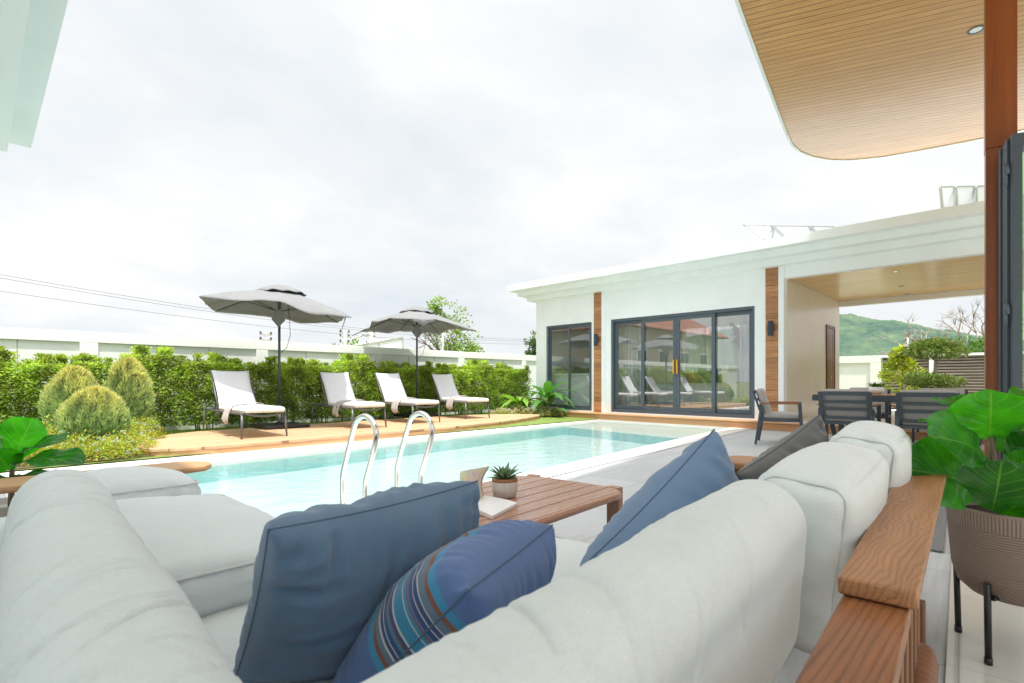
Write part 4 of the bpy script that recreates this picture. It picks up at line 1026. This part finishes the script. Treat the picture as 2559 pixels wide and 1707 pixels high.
# big back cushions
def back_cushion(label,c,size,r,rot,tilt,axis,seed,mat='sofa',amp=.010,bands=26,pitch=0):
    """axis: 0 long side along local x"""
    Mx=Matrix.Rotation(rot,3,'Z')@Matrix.Rotation(pitch,3,'Y')@Matrix.Rotation(tilt,3,'X' if axis==0 else 'Y')
    rn=random.Random(int(seed*10)); half=size[0 if axis==0 else 1]/2
    cr=[]
    for k in range(bands):
        cr.append((rn.uniform(-half,half),rn.uniform(.003,.010),rn.uniform(.25,.95)*(1 if rn.random()<.8 else 1.9),rn.uniform(.3,2.6),rn.uniform(.4,.9),rn.uniform(-.09,.09),rn.uniform(0,6.3),rn.uniform(-.14,.10)))
    def wr(a,b,cc,p):
        l=p.x if axis==0 else p.y; w=p.y if axis==0 else p.x
        th=math.atan2(p.z,w); k=.8*noise.noise(Vector((l*3.2+seed,w*4,p.z*4)))+.25*noise.noise(Vector((l*11+seed,w*9,p.z*9)))
        for l0,sg,A,t0,tw,cv,ph,sl in cr:
            dt=(th-t0)
            if abs(dt)>2.2*tw: continue
            x=(l-l0-cv*math.sin(dt*1.2+ph)-sl*dt)/sg
            if abs(x)>5: continue
            k+=A*math.exp(-(dt/tw)**2)*(-math.exp(-x*x)*.75+.26*math.exp(-(abs(x)-2.1)**2*.7))
        e=abs(a) if axis==0 else abs(b)
        k+=.8*math.exp(-(1-e)/.10)*noise.noise(Vector((w*18,p.z*18,seed)))
        return amp*k
    t=thing('back_cushion',label,'cushion',(c[0],c[1],c[2]-size[2]/2),'large back cushions of the corner sofa')
    m=rbox(c,size,r,(170,44,44) if axis==0 else (44,220,44),0,wr,Mx); o=obj('cushion_cover',m,M[mat],t,smooth=True)
    return t,o
back_cushion('huge pale back cushion running along the left edge at the very front',(.145,1.31,.585),(.225,1.74,.30),.11,R(-3.0),R(-4),1,3.3,amp=.0075,bands=60)
def SL(s,t): return (s*ca-t*sa,s*sa+t*ca)
for lab,s0,s1,t0,t1,z0,z1,sd,mt in(('huge pale back cushion in the foreground right of the striped pillow',.0,1.30,.25,.44,.37,.772,1.2,'sofa_warm'),)[:1]:
    cx_,cy_=SL((s0+s1)/2,(t0+t1)/2)
    t,o=back_cushion(lab,(cx_,cy_,(z0+z1)/2),(s1-s0,t1-t0,z1-z0),.10,al,R(5),0,sd,mt,amp=.0075,bands=46,pitch=R(-1.7))
for lab,s0,s1,t0,t1,z0,z1,sd in(('pale back cushion in the middle of the right branch behind the charcoal pillow',1.28,1.985,.185,.385,.40,.795,4.4),('pale back cushion farthest along the right branch of the sofa',1.99,2.48,.16,.355,.41,.830,7.7)):
    cx_,cy_=SL((s0+s1)/2,(t0+t1)/2); sz=(s1-s0,t1-t0,z1-z0); c=(cx_,cy_,(z0+z1)/2); Mx=Matrix.Rotation(al,3,'Z')@Matrix.Rotation(R(7),3,'X')
    rn=random.Random(int(sd*7)); crs=[(rn.uniform(-.3,.3),rn.uniform(.004,.010),rn.uniform(.3,1.2),rn.uniform(.6,2.6),rn.uniform(.4,.8),rn.uniform(-.12,.12)) for _ in range(22)]
    def wr2(a,b,cc,p):
        th=math.atan2(p.z,p.y); k=.9*noise.noise(Vector((p.x*6+sd,p.y*6,p.z*6)))
        for l0,sg,A,t0_,tw,sl in crs:
            x=(p.x-l0-sl*(th-t0_))/sg
            if abs(x)<4: k-=A*math.exp(-((th-t0_)/tw)**2)*math.exp(-x*x)
        k+=1.2*math.exp(-(1-abs(a))/.08)*noise.noise(Vector((p.y*22,p.z*22,sd)))
        return .0036*k+.030*(1-a*a)**.8*(1-cc*cc)*(abs(b)>.9)+.028*(1-a*a)**.8*(1-b*b)*(cc>.9)+.02*(1-b*b)*(1-cc*cc)*(abs(a)>.9)
    t=thing('back_cushion',lab,'cushion',(c[0],c[1],z0),'large back cushions of the corner sofa')
    m=rbox(c,sz,.052,(80,44,56),0,wr2,Mx); o=obj('cushion_cover',m,M['sofa_warm'],t,smooth=True)
    for sx in(-1,1):
        sm=MB(); lp_=[]; hy,hz_=sz[1]/2-.0145,sz[2]/2-.0145
        for sy,szz,a0 in((1,1,0),(-1,1,90),(-1,-1,180),(1,-1,270)):
            for q in range(5):
                aa=R(a0+q*22.5); lp_.append(Mx@Vector((sx*(sz[0]/2-.0145),sy*(hy-.037)+.037*math.cos(aa),szz*(hz_-.037)+.037*math.sin(aa)))+Vector(c))
        sm.tube(lp_,.0026,6,closed=True)
        obj('seam_piping',sm,M['seam'],o,smooth=True)
# cushion lying by the left arm
seat_cushion('soft pale domed cushion lying against the left wooden armrest',(.44,2.83,.485),(.56,.44,.15),.06,.065,0,9,amp=.005)
# throw pillows
throw_pillow('large plain dark blue pillow standing at the corner of the sofa',[(.345,.906,.752),(.868,.965,.755),(.86,1.05,.34),(.36,1.17,.34)],.25,M['navy'],M['seam_blue'],.016,2.2,full=.45)
throw_pillow('striped blue pillow with teal, rust and white bands',[(.56,.645,.662),(.975,.815,.655),(.90,1.0,.37),(.43,.90,.37)],.25,M['stripe'],M['seam_blue'],.014,5.1,freq=1.2,full=.45)
throw_pillow('light blue pillow leaning on the right back cushion, pointing up at its corner',[(1.427,.614,.868),(1.69,.614,.44),(1.23,.725,.15+.0),(.967,.725,.574)],.27,M['ltblue'],M['seam_blue'],.013,8.3,full=.42)
throw_pillow('charcoal grey pillow beyond the light blue one',[(2.10,.523,.882),(2.36,.50,.45),(1.91,.62,.27),(1.65,.64,.715)],.19,M['charcoal'],M['seam_grey'],.010,11.4)

# ------------------------------------------------------------------ coffee table and what stands on it
tt=thing('coffee_table','low reddish wooden slatted coffee table with rounded corners','table',(1.8,1.85,0))
tr=R(4.3); T0=Matrix.Translation((1.80,1.845,0))@Matrix.Rotation(tr,4,'Z')
Lx,Ly=.625,.355; rc=.13; nsl=7; sw=2*Ly/nsl
def xlim(y):
    d=abs(y)-(Ly-rc)
    return Lx if d<=0 else Lx-rc+math.sqrt(max(0,rc*rc-d*d))
for k in range(nsl):
    y0=-Ly+k*sw+.003; y1=y0+sw-.006; yy=[y0+(y1-y0)*q/6 for q in range(7)]
    poly=[(xlim(y),y) for y in yy]+[(-xlim(y),y) for y in reversed(yy)]
    m=MB(); m.prism(poly,.395,.42); m.xf(T0); obj('tabletop_slat',m,M['table'],tt,bevel=.004)
m=MB()
rim=[]
for sx,sy,a0 in((1,1,0),(-1,1,90),(-1,-1,180),(1,-1,270)):
    for q in range(8):
        a=R(a0+q*90/7); rim.append(T0@Vector((sx*(Lx-rc)+(rc+.006)*math.cos(a),sy*(Ly-rc)+(rc+.006)*math.sin(a),.401)))
m.tube(rim,.019,10,closed=True); obj('rounded_edge',m,M['table'],tt,smooth=True)
for sx in(-1,1):
    for sy in(-1,1):
        m=MB(); c=T0@Vector((sx*(Lx-.02),sy*(Ly-.075),0)); m.box(c.x-.018,c.y-.04,0,c.x+.018+.012*sx,c.y+.04,.425,None); m.xf(Matrix.Translation((.028*sx,0,0))); obj('leg',m,M['table'],tt,bevel=.008)
m=MB(); m.box(-Lx+.05,-.03,.36,Lx-.05,.03,.394,T0); m.box(-.5,-Ly+.05,.365,-.44,Ly-.05,.3945,T0); m.box(.44,-Ly+.05,.365,.5,Ly-.05,.3945,T0); obj('under_frame',m,M['table'],tt)
su=thing('succulent_pot','fluted ceramic pot with a grey green succulent on the coffee table','plant',(1.87,1.875,.42))
def at_origin(o,loc): o.location=Vector(loc)-Vector(o.parent.location) if o.parent else loc
m=MB(); m.lathe([(0,.0),(.05,0),(.058,.006),(.066,.05),(.064,.088),(.060,.094),(.056,.094),(.056,.08),(0,.078)],36); o=obj('pot',m,M['cpot'],su,smooth=True); o.location=(0,0,.001)
m=MB(); m.lathe([(.0565,.090),(.0605,.0945),(.0645,.089),(.0655,.078)],36); o=obj('pot_rim',m,plain('terracotta_rim',(.36,.16,.08),.7),su,smooth=True); o.location=(0,0,.0015)
m=MB(); r=random.Random(3)
for k in range(34):
    a=k*2.4; e=.15+1.5*(k/34); ln=r.uniform(.06,.105)
    broad(m,(.012*math.cos(a),.012*math.sin(a),.088),(math.cos(a),math.sin(a),e),ln,.019,.25,(.13,.20,.15) if k%3 else (.20,.27,.20),6,fold=.6)
o=obj('succulent_leaves',m,M['gloss_leaf'],su,smooth=True,colors=True); o.location=(0,0,0)
mg=thing('magazine','open magazine with one bright page standing up against the succulent pot','magazine',(1.7,1.78,.42))
m=MB(); nn=12
for i in range(nn+1):
    f=i/nn; p0=Vector((1.775,1.93,0)).lerp(Vector((1.77,1.69,0)),f); p1=Vector((1.555,1.775,0)).lerp(Vector((1.52,1.60,0)),f)
    for q in range(2):
        z=.4215+(.011+.006*math.sin(f*2.6))*q
        m.v+=[(p0.x,p0.y,z),(p1.x,p1.y,z)]; m.c+=[(1,1,1)]*2
for i in range(nn):
    a=4*i; m.f+=[(a+2,a+3,a+7,a+6),(a,a+4,a+5,a+1),(a,a+2,a+6,a+4),(a+1,a+5,a+7,a+3)]
m.f+=[(0,1,3,2),(4*nn,4*nn+2,4*nn+3,4*nn+1)]
obj('flat_pages',m,M['bookpage'],mg)
m=MB()
for i in range(9):
    f=i/8
    for j in range(9):
        g=j/8; a=Vector((1.778,1.93,.430)).lerp(Vector((1.560,1.772,.430)),g); b=Vector((1.775,1.885,.582)).lerp(Vector((1.60,1.90,.578)),g)
        p=a.lerp(b,f)+Vector((-.012,.02,0))*math.sin(f*3.14)
        m.v.append(tuple(p)); m.c.append((1,1,1))
for i in range(8):
    for j in range(8): a=i*9+j; m.f.append((a,a+1,a+10,a+9))
obj('standing_page',m,M['cover'],mg,smooth=True,solid=.003)

# ------------------------------------------------------------------ fiddle leaf figs
def fig_leaf(base,tip,width,face,bright=(1,1,1),seed=0,n=26,bend=.06,nx=10):
    base=Vector(base);tip=Vector(tip);d=tip-base;L_=d.length;d.normalize(); face=Vector(face); x=d.cross(face).normalized(); nn=x.cross(d).normalized()
    m=MB(); m.uv=[]
    for i in range(n+1):
        t=i/n
        # obovate: narrow waist near the base, broad toward the tip
        PR=[(0,.04),(.08,.30),(.22,.43),(.4,.66),(.6,.97),(.72,1.0),(.84,.90),(.92,.70),(.975,.40),(1,.10)]
        for (ta,wa),(tb_,wb_) in zip(PR,PR[1:]):
            if ta<=t<=tb_+1e-6: w=width/2*(wa+(wb_-wa)*(t-ta)/(tb_-ta))*1.04
        for j in range(-nx//2,nx//2+1):
            u=j/(nx/2); q=base+d*L_*t+x*w*u
            q+=nn*(bend*L_*math.sin(t*3.0)+.20*w*abs(u)**1.3+.010*math.sin(t*15+u*2+seed)*abs(u)**1.5-.05*L_*t*t)
            m.v.append(tuple(q)); m.c.append(bright); m.uv.append((.5+u*.5,t))
    k=nx+1
    for i in range(n):
        for j in range(nx): a=i*k+j; m.f.append((a,a+1,a+k+1,a+k))
    return m
fg=thing('fiddle_leaf_fig','fiddle leaf fig in a ribbed taupe pot on black legs at lower right','potted plant',(2.66,.02,.006))
m=MB(); m.lathe([(0,.205),(.08,.208),(.135,.222),(.17,.255),(.186,.31),(.192,.38),(.198,.46),(.203,.535),(.199,.54),(.188,.54),(.185,.50),(0,.495)],64); o=obj('pot',m,M['pot'],fg,smooth=True); o.location=(0,0,-.006)
m=MB(); m.lathe([(0,.497),(.184,.499)],32); o=obj('soil',m,M['soil'],fg); o.location=(0,0,.0)
for a in(70,160,250,340):
    x,y=2.66+.185*math.cos(R(a-3)),.02+.185*math.sin(R(a-3)); m=MB(); m.tube([(x,y,.007),(x,y,.03)],.0125,10); m.tube([(x,y,.03),(2.66+.192*math.cos(R(a-3)),.02+.192*math.sin(R(a-3)),.29)],.0105,10); obj('stand_leg',m,M['black'],fg,smooth=True)
m=MB(); m.bar((2.66+.18*math.cos(R(67)),.02+.18*math.sin(R(67)),.255),(2.66+.18*math.cos(R(247)),.02+.18*math.sin(R(247)),.255),.03,.014); m.bar((2.66+.18*math.cos(R(157)),.02+.18*math.sin(R(157)),.239),(2.66+.18*math.cos(R(337)),.02+.18*math.sin(R(337)),.239),.03,.014); obj('stand_bar',m,M['black'],fg)
m=MB(); m.tube([(2.64,.05,.49),(2.63,.08,.66),(2.64,.095,.82),(2.69,.08,.92)],[.016,.013,.010,.006],8); obj('stem',m,M['bark'],fg,smooth=True)
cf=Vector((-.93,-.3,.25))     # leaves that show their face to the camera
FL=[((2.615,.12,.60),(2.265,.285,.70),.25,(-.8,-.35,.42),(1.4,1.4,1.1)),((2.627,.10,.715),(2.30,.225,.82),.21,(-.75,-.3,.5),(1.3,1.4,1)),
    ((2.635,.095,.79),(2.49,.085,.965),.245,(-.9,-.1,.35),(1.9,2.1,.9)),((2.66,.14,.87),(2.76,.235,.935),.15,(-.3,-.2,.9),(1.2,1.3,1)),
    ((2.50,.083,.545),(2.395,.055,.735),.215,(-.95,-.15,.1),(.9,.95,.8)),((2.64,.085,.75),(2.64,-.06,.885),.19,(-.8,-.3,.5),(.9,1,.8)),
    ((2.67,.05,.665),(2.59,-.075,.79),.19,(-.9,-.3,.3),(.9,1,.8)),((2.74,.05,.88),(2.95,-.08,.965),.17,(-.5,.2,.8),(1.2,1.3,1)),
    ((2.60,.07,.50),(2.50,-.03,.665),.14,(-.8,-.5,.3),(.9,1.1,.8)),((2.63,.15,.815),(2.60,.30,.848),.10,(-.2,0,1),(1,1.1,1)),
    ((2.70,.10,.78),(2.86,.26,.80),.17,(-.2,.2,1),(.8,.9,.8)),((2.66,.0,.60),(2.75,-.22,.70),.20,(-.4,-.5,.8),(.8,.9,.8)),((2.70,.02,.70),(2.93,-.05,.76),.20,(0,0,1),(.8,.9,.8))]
for i,(b,tp,wd,fc,br) in enumerate(FL): obj('leaf',fig_leaf(b,tp,wd,fc,br,i*1.7),M['fig'],fg,smooth=True,colors=True)
f2=thing('fiddle_leaf_fig','small fiddle leaf fig with bright leaves beyond the left armrest','potted plant',(.14,3.8,0))
m=MB(); m.lathe([(0,.0),(.12,0),(.15,.02),(.165,.36),(.16,.37),(.15,.37),(.148,.34),(0,.335)],32,(.14,3.8,0)); obj('pot',m,M['concrete'],f2,smooth=True)
m=MB(); m.tube([(.14,3.8,.33),(.142,3.79,.5),(.15,3.785,.62)],[.014,.012,.006],8); obj('stem',m,M['bark'],f2,smooth=True)
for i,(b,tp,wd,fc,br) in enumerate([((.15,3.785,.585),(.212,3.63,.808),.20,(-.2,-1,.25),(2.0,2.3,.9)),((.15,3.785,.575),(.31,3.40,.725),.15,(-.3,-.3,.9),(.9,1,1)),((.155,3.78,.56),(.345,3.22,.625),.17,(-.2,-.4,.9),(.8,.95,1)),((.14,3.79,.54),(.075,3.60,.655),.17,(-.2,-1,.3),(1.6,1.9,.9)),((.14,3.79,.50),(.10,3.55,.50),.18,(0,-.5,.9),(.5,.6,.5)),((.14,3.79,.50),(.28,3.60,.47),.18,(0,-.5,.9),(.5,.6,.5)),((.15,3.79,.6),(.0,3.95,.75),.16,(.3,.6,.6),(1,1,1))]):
    obj('leaf',fig_leaf(b,tp,wd,fc,br,i*2.1),M['fig'],f2,smooth=True,colors=True)

# ------------------------------------------------------------------ dining set
def dchair():
    t=thing('dining_chair','x','chair',(0,0,0),'dining chairs around the long outdoor table'); d=M['darkmetal']
    hw=.34
    for s in(-1,1):
        m=MB(); m.bar((.30,s*(hw-.0),0),(.25,s*hw,.66),.035,.03,(0,1,0),.045,.055); obj('leg',m,d,t,bevel=.005)
        m=MB(); m.bar((-.36,s*(hw-.02),0),(-.27,s*(hw-.02),.60),.035,.03,(0,1,0),.05,.06); obj('leg',m,d,t,bevel=.005)
        m=MB(); m.bar((-.30,s*hw,.655),(.26,s*hw,.655),.05,.022); obj('armrest',m,M['teak'],t,bevel=.005)
    m=MB(); m.bar((-.28,-hw,.39),(-.28,hw,.39),.05,.04); m.bar((.26,-hw,.39),(.26,hw,.39),.05,.04)
    for s in(-1,1): m.bar((-.28,s*(hw-.025),.39),(.26,s*(hw-.025),.39),.05,.04)
    obj('seat_frame',m,d,t,bevel=.004)
    m=MB()
    for s in(-1,1): m.bar((-.25,s*.30,.40),(-.40,s*.30,.85),.06,.03,(1,0,0))
    for z in(.47,.60,.705,.825): x=-.25-.15*(z-.40)/.45; m.bar((x,-.29,z),(x,.29,z),.022,.045 if z<.8 else .06)
    obj('back_frame',m,d,t,bevel=.004)
    m=rbox((0,0,.455),(.54,.60,.085),.035,10,.012); obj('seat_cushion',m,M['seatgrey'],t,smooth=True)
    Mx=Matrix.Rotation(R(-18.4),3,'Y')
    m=rbox((-.255,0,.675),(.095,.58,.44),.042,12,0,None,Mx); obj('back_cushion',m,M['seatgrey'],t,smooth=True)
    return t
dc=dchair()
CH=[((9.08,2.80,0),R(-75),'grey cushioned dining chair turned sideways at the left end of the table'),((9.12,1.88,0),R(3),'dining chair showing its slatted back, left one of the near side pair'),((9.02,.93,0),R(3),'dining chair showing its slatted back, right one of the near side pair'),((11.0,2.02,0),R(183),'dining chair on the far side of the table beside the small bowl plant'),((11.0,.98,0),R(183),'dining chair on the far side of the table in front of the topiary trunk'),((10.0,-.12,0),R(93),'dining chair at the right end of the table next to the wooden post')]
for i,(l,rz,lb) in enumerate(CH):
    o=dc if i==0 else dup(dc); o.location=l; o.rotation_euler=(0,0,rz); o['label']=lb
tb=thing('dining_table','long dark framed outdoor dining table with pale wooden top','table',(10,1.4,0))
D0=Matrix.Translation((9.98,1.33,0))@Matrix.Rotation(R(3.5),4,'Z')
m=MB(); m.box(-.44,-1.14,.772,.44,1.14,.795,D0); obj('tabletop',m,M['teak_y'],tb,bevel=.004)
m=MB(); m.box(-.46,-1.16,.69,-.42,1.16,.785,D0); m.box(.42,-1.16,.69,.46,1.16,.785,D0); m.box(-.42,-1.16,.69,.42,-1.12,.785,D0); m.box(-.42,1.12,.69,.42,1.16,.785,D0); obj('apron',m,M['darkmetal'],tb,bevel=.004)
for sx in(-1,1):
    for sy in(-1,1):
        m=MB(); a=D0@Vector((sx*.40,sy*.82,0)); b=D0@Vector((sx*.36,sy*.98,.69)); m.bar(a,b,.07,.05,(0,1,0),.10,.06); obj('leg',m,M['darkmetal'],tb,bevel=.005)
bp=thing('bowl_plant','small white bowl with a tuft of green leaves on the dining table','plant',(10.2,1.72,.795))
m=MB(); m.lathe([(0,.796),(.06,.797),(.105,.84),(.11,.875),(.09,.91),(.08,.905),(0,.90)],24,(10.2,1.72,0)); obj('bowl',m,M['white'],bp,smooth=True)
m=MB()
for k in range(90): a=rnd.uniform(0,6.3); m.leaf((10.2+.05*math.cos(a),1.72+.05*math.sin(a),.90),(math.cos(a),math.sin(a),rnd.uniform(.3,1.6)),(0,0,1),rnd.uniform(.07,.13),.02,(.10,.17,.03))
obj('leaves',m,M['leaf'],bp,colors=True)

# ------------------------------------------------------------------ trees
def clumps(m,blobs,n,leafc,ls,seed,up=.4,gap=-.15,freq=4,shell=.55):
    r=random.Random(seed)
    for k in range(n):
        bx,by,bz,rx,ry,rz=r.choice(blobs)
        v=Vector((r.gauss(0,1),r.gauss(0,1),r.gauss(0,1))).normalized()*(r.uniform(shell,1.05))
        p=Vector((bx+v.x*rx,by+v.y*ry,bz+v.z*rz))
        if noise.noise(p*freq+Vector((seed,0,0)))<gap: continue
        d=Vector((v.x+r.gauss(0,.5),v.y+r.gauss(0,.5),v.z*.6+up+r.gauss(0,.4)))
        c=r.choice(leafc); sh_=.6+.5*max(0,min(1,(v.z+.8)/1.4))
        m.leaf(p,d,(r.gauss(0,1),r.gauss(0,1),1),r.uniform(*ls),ls[0]*.6,sh(c,sh_*r.uniform(.8,1.2)))
    return m
tp=thing('topiary_tree','small topiary tree with a flat round crown above a lower tier, behind the dining table','tree',(11.9,1.15,0))
m=MB(); B=(11.92,1.15)
for k in range(4):
    a=k*1.6; m.tube([(B[0]+.1*math.cos(a),B[1]+.13*math.sin(a),0),(B[0]+.06*math.cos(a),B[1]+.07*math.sin(a),.5),(B[0],B[1],.95),(B[0],B[1]-.02,1.5)],[.032,.03,.03,.022],8)
obj('trunk',m,M['bark_pale'],tp,smooth=True)
VG=[(.45,.58,.21),(.60,.68,.34),(.30,.44,.14),(.74,.78,.48)]
m=clumps(MB(),[(B[0],B[1],1.50,.42,.44,.09),(B[0],B[1]+.08,1.60,.30,.34,.12),(B[0],B[1]-.08,1.62,.26,.28,.12)],3600,VG,(.05,.085),3,0,-.3)
m2=clumps(MB(),[(B[0],B[1]+.15,1.03,.32,.30,.13),(B[0],B[1]-.06,.99,.32,.34,.11)],2300,VG,(.05,.08),4,0,-.3)
obj('crown',m,M['leaf'],tp,colors=True); obj('lower_crown',m2,M['leaf'],tp,colors=True)
ys=thing('yellow_shrub','upright yellow green shrub left of the topiary tree behind the dining table','shrub',(17.5,2.37,.0))
m=clumps(MB(),[(17.5,2.37,.9,.5,.56,.25),(17.5,2.37,1.2,.45,.52,.2),(17.5,2.37,1.5,.36,.42,.18),(17.5,2.37,1.75,.2,.24,.16)],3000,[(.75,.68,.07),(.58,.60,.08),(.36,.48,.08)],(.08,.14),8,-.1,-.1,5)
obj('crown',m,M['leaf'],ys,colors=True)
m=MB(); m.tube([(17.5,2.37,.0),(17.5,2.37,1.6)],[.03,.01],6); obj('trunk',m,M['bark'],ys,smooth=True)
def branches(m,p,d,L_,r_,depth,rr,tips=None,spread=.55,grav=0,nk=(2,3)):
    p=Vector(p);d=Vector(d).normalized(); q=p+d*L_*.5+Vector((rr.gauss(0,.05),rr.gauss(0,.05),0))*L_; e=p+d*L_
    m.tube([p,q,e],[r_,r_*.85,r_*.68],6 if depth>1 else 4)
    if tips is not None and depth<=1: tips.append(e)
    if depth<=0: return
    for k in range(rr.randint(*nk)):
        nd=d+Vector((rr.gauss(0,spread),rr.gauss(0,spread),rr.gauss(0,spread*.6)+grav)); branches(m,e,nd,L_*rr.uniform(.62,.86),r_*.62,depth-1,rr,tips,spread,grav,nk)
bt=thing('bare_tree','leafless branching tree rising beyond the slat fence in front of the hill','tree',(26.5,1.4,0))
m=MB(); rr=random.Random(11)
for k in range(3): branches(m,(26.5,1.5+.25*k,0),(rr.uniform(-.2,.2),-.45+.35*k,1.3),1.25,.075,5,rr,None,.42,.05)
obj('branches',m,M['bark_pale'],bt,smooth=True)
gb=thing('green_bush','green bush growing beyond the slat fence under the bare tree','bush',(24.5,1.5,0))
m=clumps(MB(),[(24.5,1.6,1.9,.7,.8,.6),(24.6,.8,2.0,.6,.7,.55),(24.5,2.4,1.8,.5,.5,.5)],3500,[(.10,.20,.05),(.16,.25,.05)],(.09,.16),5,.3,-.2,3)
obj('crown',m,M['leaf'],gb,colors=True); m=MB(); m.tube([(24.5,1.5,0),(24.5,1.5,1.6)],[.06,.03],6); obj('trunk',m,M['bark'],gb,smooth=True)
def tree(name,label,x,y,H,crown,n,leafc,ls,seed,tr=.14,gap=-.1,freq=1.2):
    t=thing(name,label,'tree',(x,y,0)); rr=random.Random(seed); m=MB(); tips=[]
    m.tube([(x,y,0),(x+.1,y,H*.35)],[tr,tr*.8],8)
    for k in range(4): branches(m,(x+.1,y,H*.33),(rr.gauss(0,.5),rr.gauss(0,.5),1.),H*.22,tr*.55,3,rr,tips,.45,.05)
    obj('trunk',m,M['bark'],t,smooth=True)
    obj('crown',clumps(MB(),crown,n,leafc,ls,seed,.1,gap,freq,.2),M['leaf'],t,colors=True); return t
GL=[(.28,.38,.09),(.36,.45,.11),(.20,.30,.08)]
tree('leafy_tree','open airy green tree standing beyond the wall behind the right parasol',23.9,29.6,6.6,[(23.9,29.6,5.6,1.4,1.4,1.2),(23.2,29.8,4.6,1.4,1.3,1.2),(25.2,29.5,4.1,1.5,1.4,1.2),(24.2,29.6,3.4,1.6,1.5,.9),(25.6,29.6,3.2,1.1,1.1,.7),(23.0,29.6,6.2,.8,.8,.7)],4200,GL,(.20,.34),21,.16,-.02,1.1)
tree('leafy_tree','dark green tree partly hidden behind the left corner of the pool house',33.9,30.2,5,[(34.0,30.2,4.2,1.2,1.1,1.1),(34.3,30.2,3.2,1.3,1.2,.9)],2200,[(.09,.16,.05),(.13,.20,.06)],(.2,.32),22,.15,-.1)
# poles, lamp, wires, building beyond the wall
def pole(x,y,H,label,arms,rad=.10):
    t=thing('utility_pole',label,'utility pole',(x,y,0)); m=MB(); m.tube([(x,y,0),(x,y,H)],[rad*1.2,rad],8); obj('mast',m,M['concrete'],t,smooth=True)
    for z in arms:
        m=MB(); m.box(x-.32,y-.04,z-.04,x+.32,y+.04,z+.04); a=obj('cross_arm',m,M['concrete'],t)
        m=MB()
        for dx in(-.28,.28): m.lathe([(.03,z+.04),(.07,z+.06),(.03,z+.09),(.07,z+.11),(.03,z+.16)],8,(x+dx,y,0))
        obj('insulator',m,M['lamp'],a,smooth=True)
pole(11.37,30.2,3.8,'thin distant pole with short cross arms beside the left parasol pole',(2.7,3.0,3.3,3.6),.05)
pole(15.99,30,4.15,'pole with stacked insulator arms between the two parasols',(3.4,3.75,4.0))
pole(18.37,31,4.5,'thick concrete pole with insulators left of the right parasol pole',(3.5,3.9,4.2),.16)
pole(22.78,29,4.7,'plain pale pole in front of the airy tree behind the right parasol',(),.10)
pole(33,4.3,3.2,'short pale pole in front of the wooded hill',(3.0,),.09)
vb=thing('vine_clump','leafy clump climbing the pole between the parasols','plant',(16.5,30,0))
m=clumps(MB(),[(16.6,30,3.1,.45,.4,.5),(15.3,30,2.9,.4,.4,.3)],500,GL,(.14,.22),6,.8,-.2); obj('leaves',m,M['leaf'],vb,colors=True); m=MB(); m.tube([(16.6,30,0),(16.6,30,3)],.05,6); obj('stem',m,M['bark'],vb)
sl=thing('street_lamp','street lamp on a slanting arm between the two parasols','street lamp',(16.1,29.7,0))
m=MB(); m.tube([(16.1,29.7,0),(16.1,29.7,3.2),(16.3,29.7,3.6),(17.1,29.7,3.9)],.05,8); obj('mast',m,M['concrete'],sl,smooth=True)
m=MB(); m.box(17.0,29.6,3.86,17.55,29.8,3.98); obj('lamp_head',m,M['alu'],sl,bevel=.03)
lb=thing('flat_building','low white building with a sloping parapet beyond the garden wall','building',(18.5,30,0))
m=MB(); m.add([(14.2,30,0),(20.2,30,0),(20.2,30,3.95),(14.2,30,2.65),(14.2,34,0),(20.2,34,0),(20.2,34,3.95),(14.2,34,2.65)],[(0,1,2,3),(5,4,7,6),(1,5,6,2),(4,0,3,7),(3,2,6,7)]); obj('wall',m,M['white'],lb)
m=MB(); m.bar((14.2,29.97,2.67),(20.2,29.97,3.97),.08,.08); 
for x,z in((16.6,3.15),(18.4,3.55),(20.2,3.95)): m.box(x-.04,29.93,1.8,x+.04,29.99,z)
obj('parapet_trim',m,M['concrete'],lb)
def wire(pts,label):
    m=MB(); m.tube(pts,.009,5); tag(obj('power_line',m,M['grey_tube'],smooth=True),label,'power line','power lines over the garden wall')
def cat(p0,p1,sag,n=40): 
    return [Vector(p0).lerp(Vector(p1),i/n)-Vector((0,0,sag*4*(i/n)*(1-i/n))) for i in range(n+1)]
wire(cat((-14,30,7.4),(52,30,6.4),2.6,60),'upper of the closely paired power lines crossing the sky at left')
wire(cat((-14,30.1,7.25),(52,30.1,6.2),2.55,60),'lower of the closely paired power lines crossing the sky at left')
wire(cat((-14,30,6.4),(52,30,5.9),2.3,60),'single power line hanging lowest of the three at left')
# neighbour house across the wall (mirrored in the glass doors)
nh=thing('neighbour_house','house with red tiled roof beyond the wall, mirrored in the sliding doors','house',(-8,19,0))
m=MB(); m.box(-14,16,0,-2.2,24,4.2); obj('wall',m,plain('beige_render',(.50,.44,.36),.8),nh)
m=MB(); m.add([(-14.8,15.3,4.1),(-1.5,15.3,4.1),(-1.5,24.7,4.1),(-14.8,24.7,4.1),(-11,20,7.2),(-5,20,7.2)],[(0,1,5,4),(1,2,5),(2,3,4,5),(3,0,4),(3,2,1,0)]); obj('roof',m,M['rooftile'],nh)
for x in(-12.4,-9.6,-6.8,-4.2):
    m=MB(); frame_=MB(); frame_.box(x,15.95,1.2,x+1.2,15.99,2.9); w_=obj('window',frame_,M['white'],nh); m.box(x+.08,15.93,1.28,x+1.12,15.948,2.82); obj('pane',m,M['lamp'],w_)
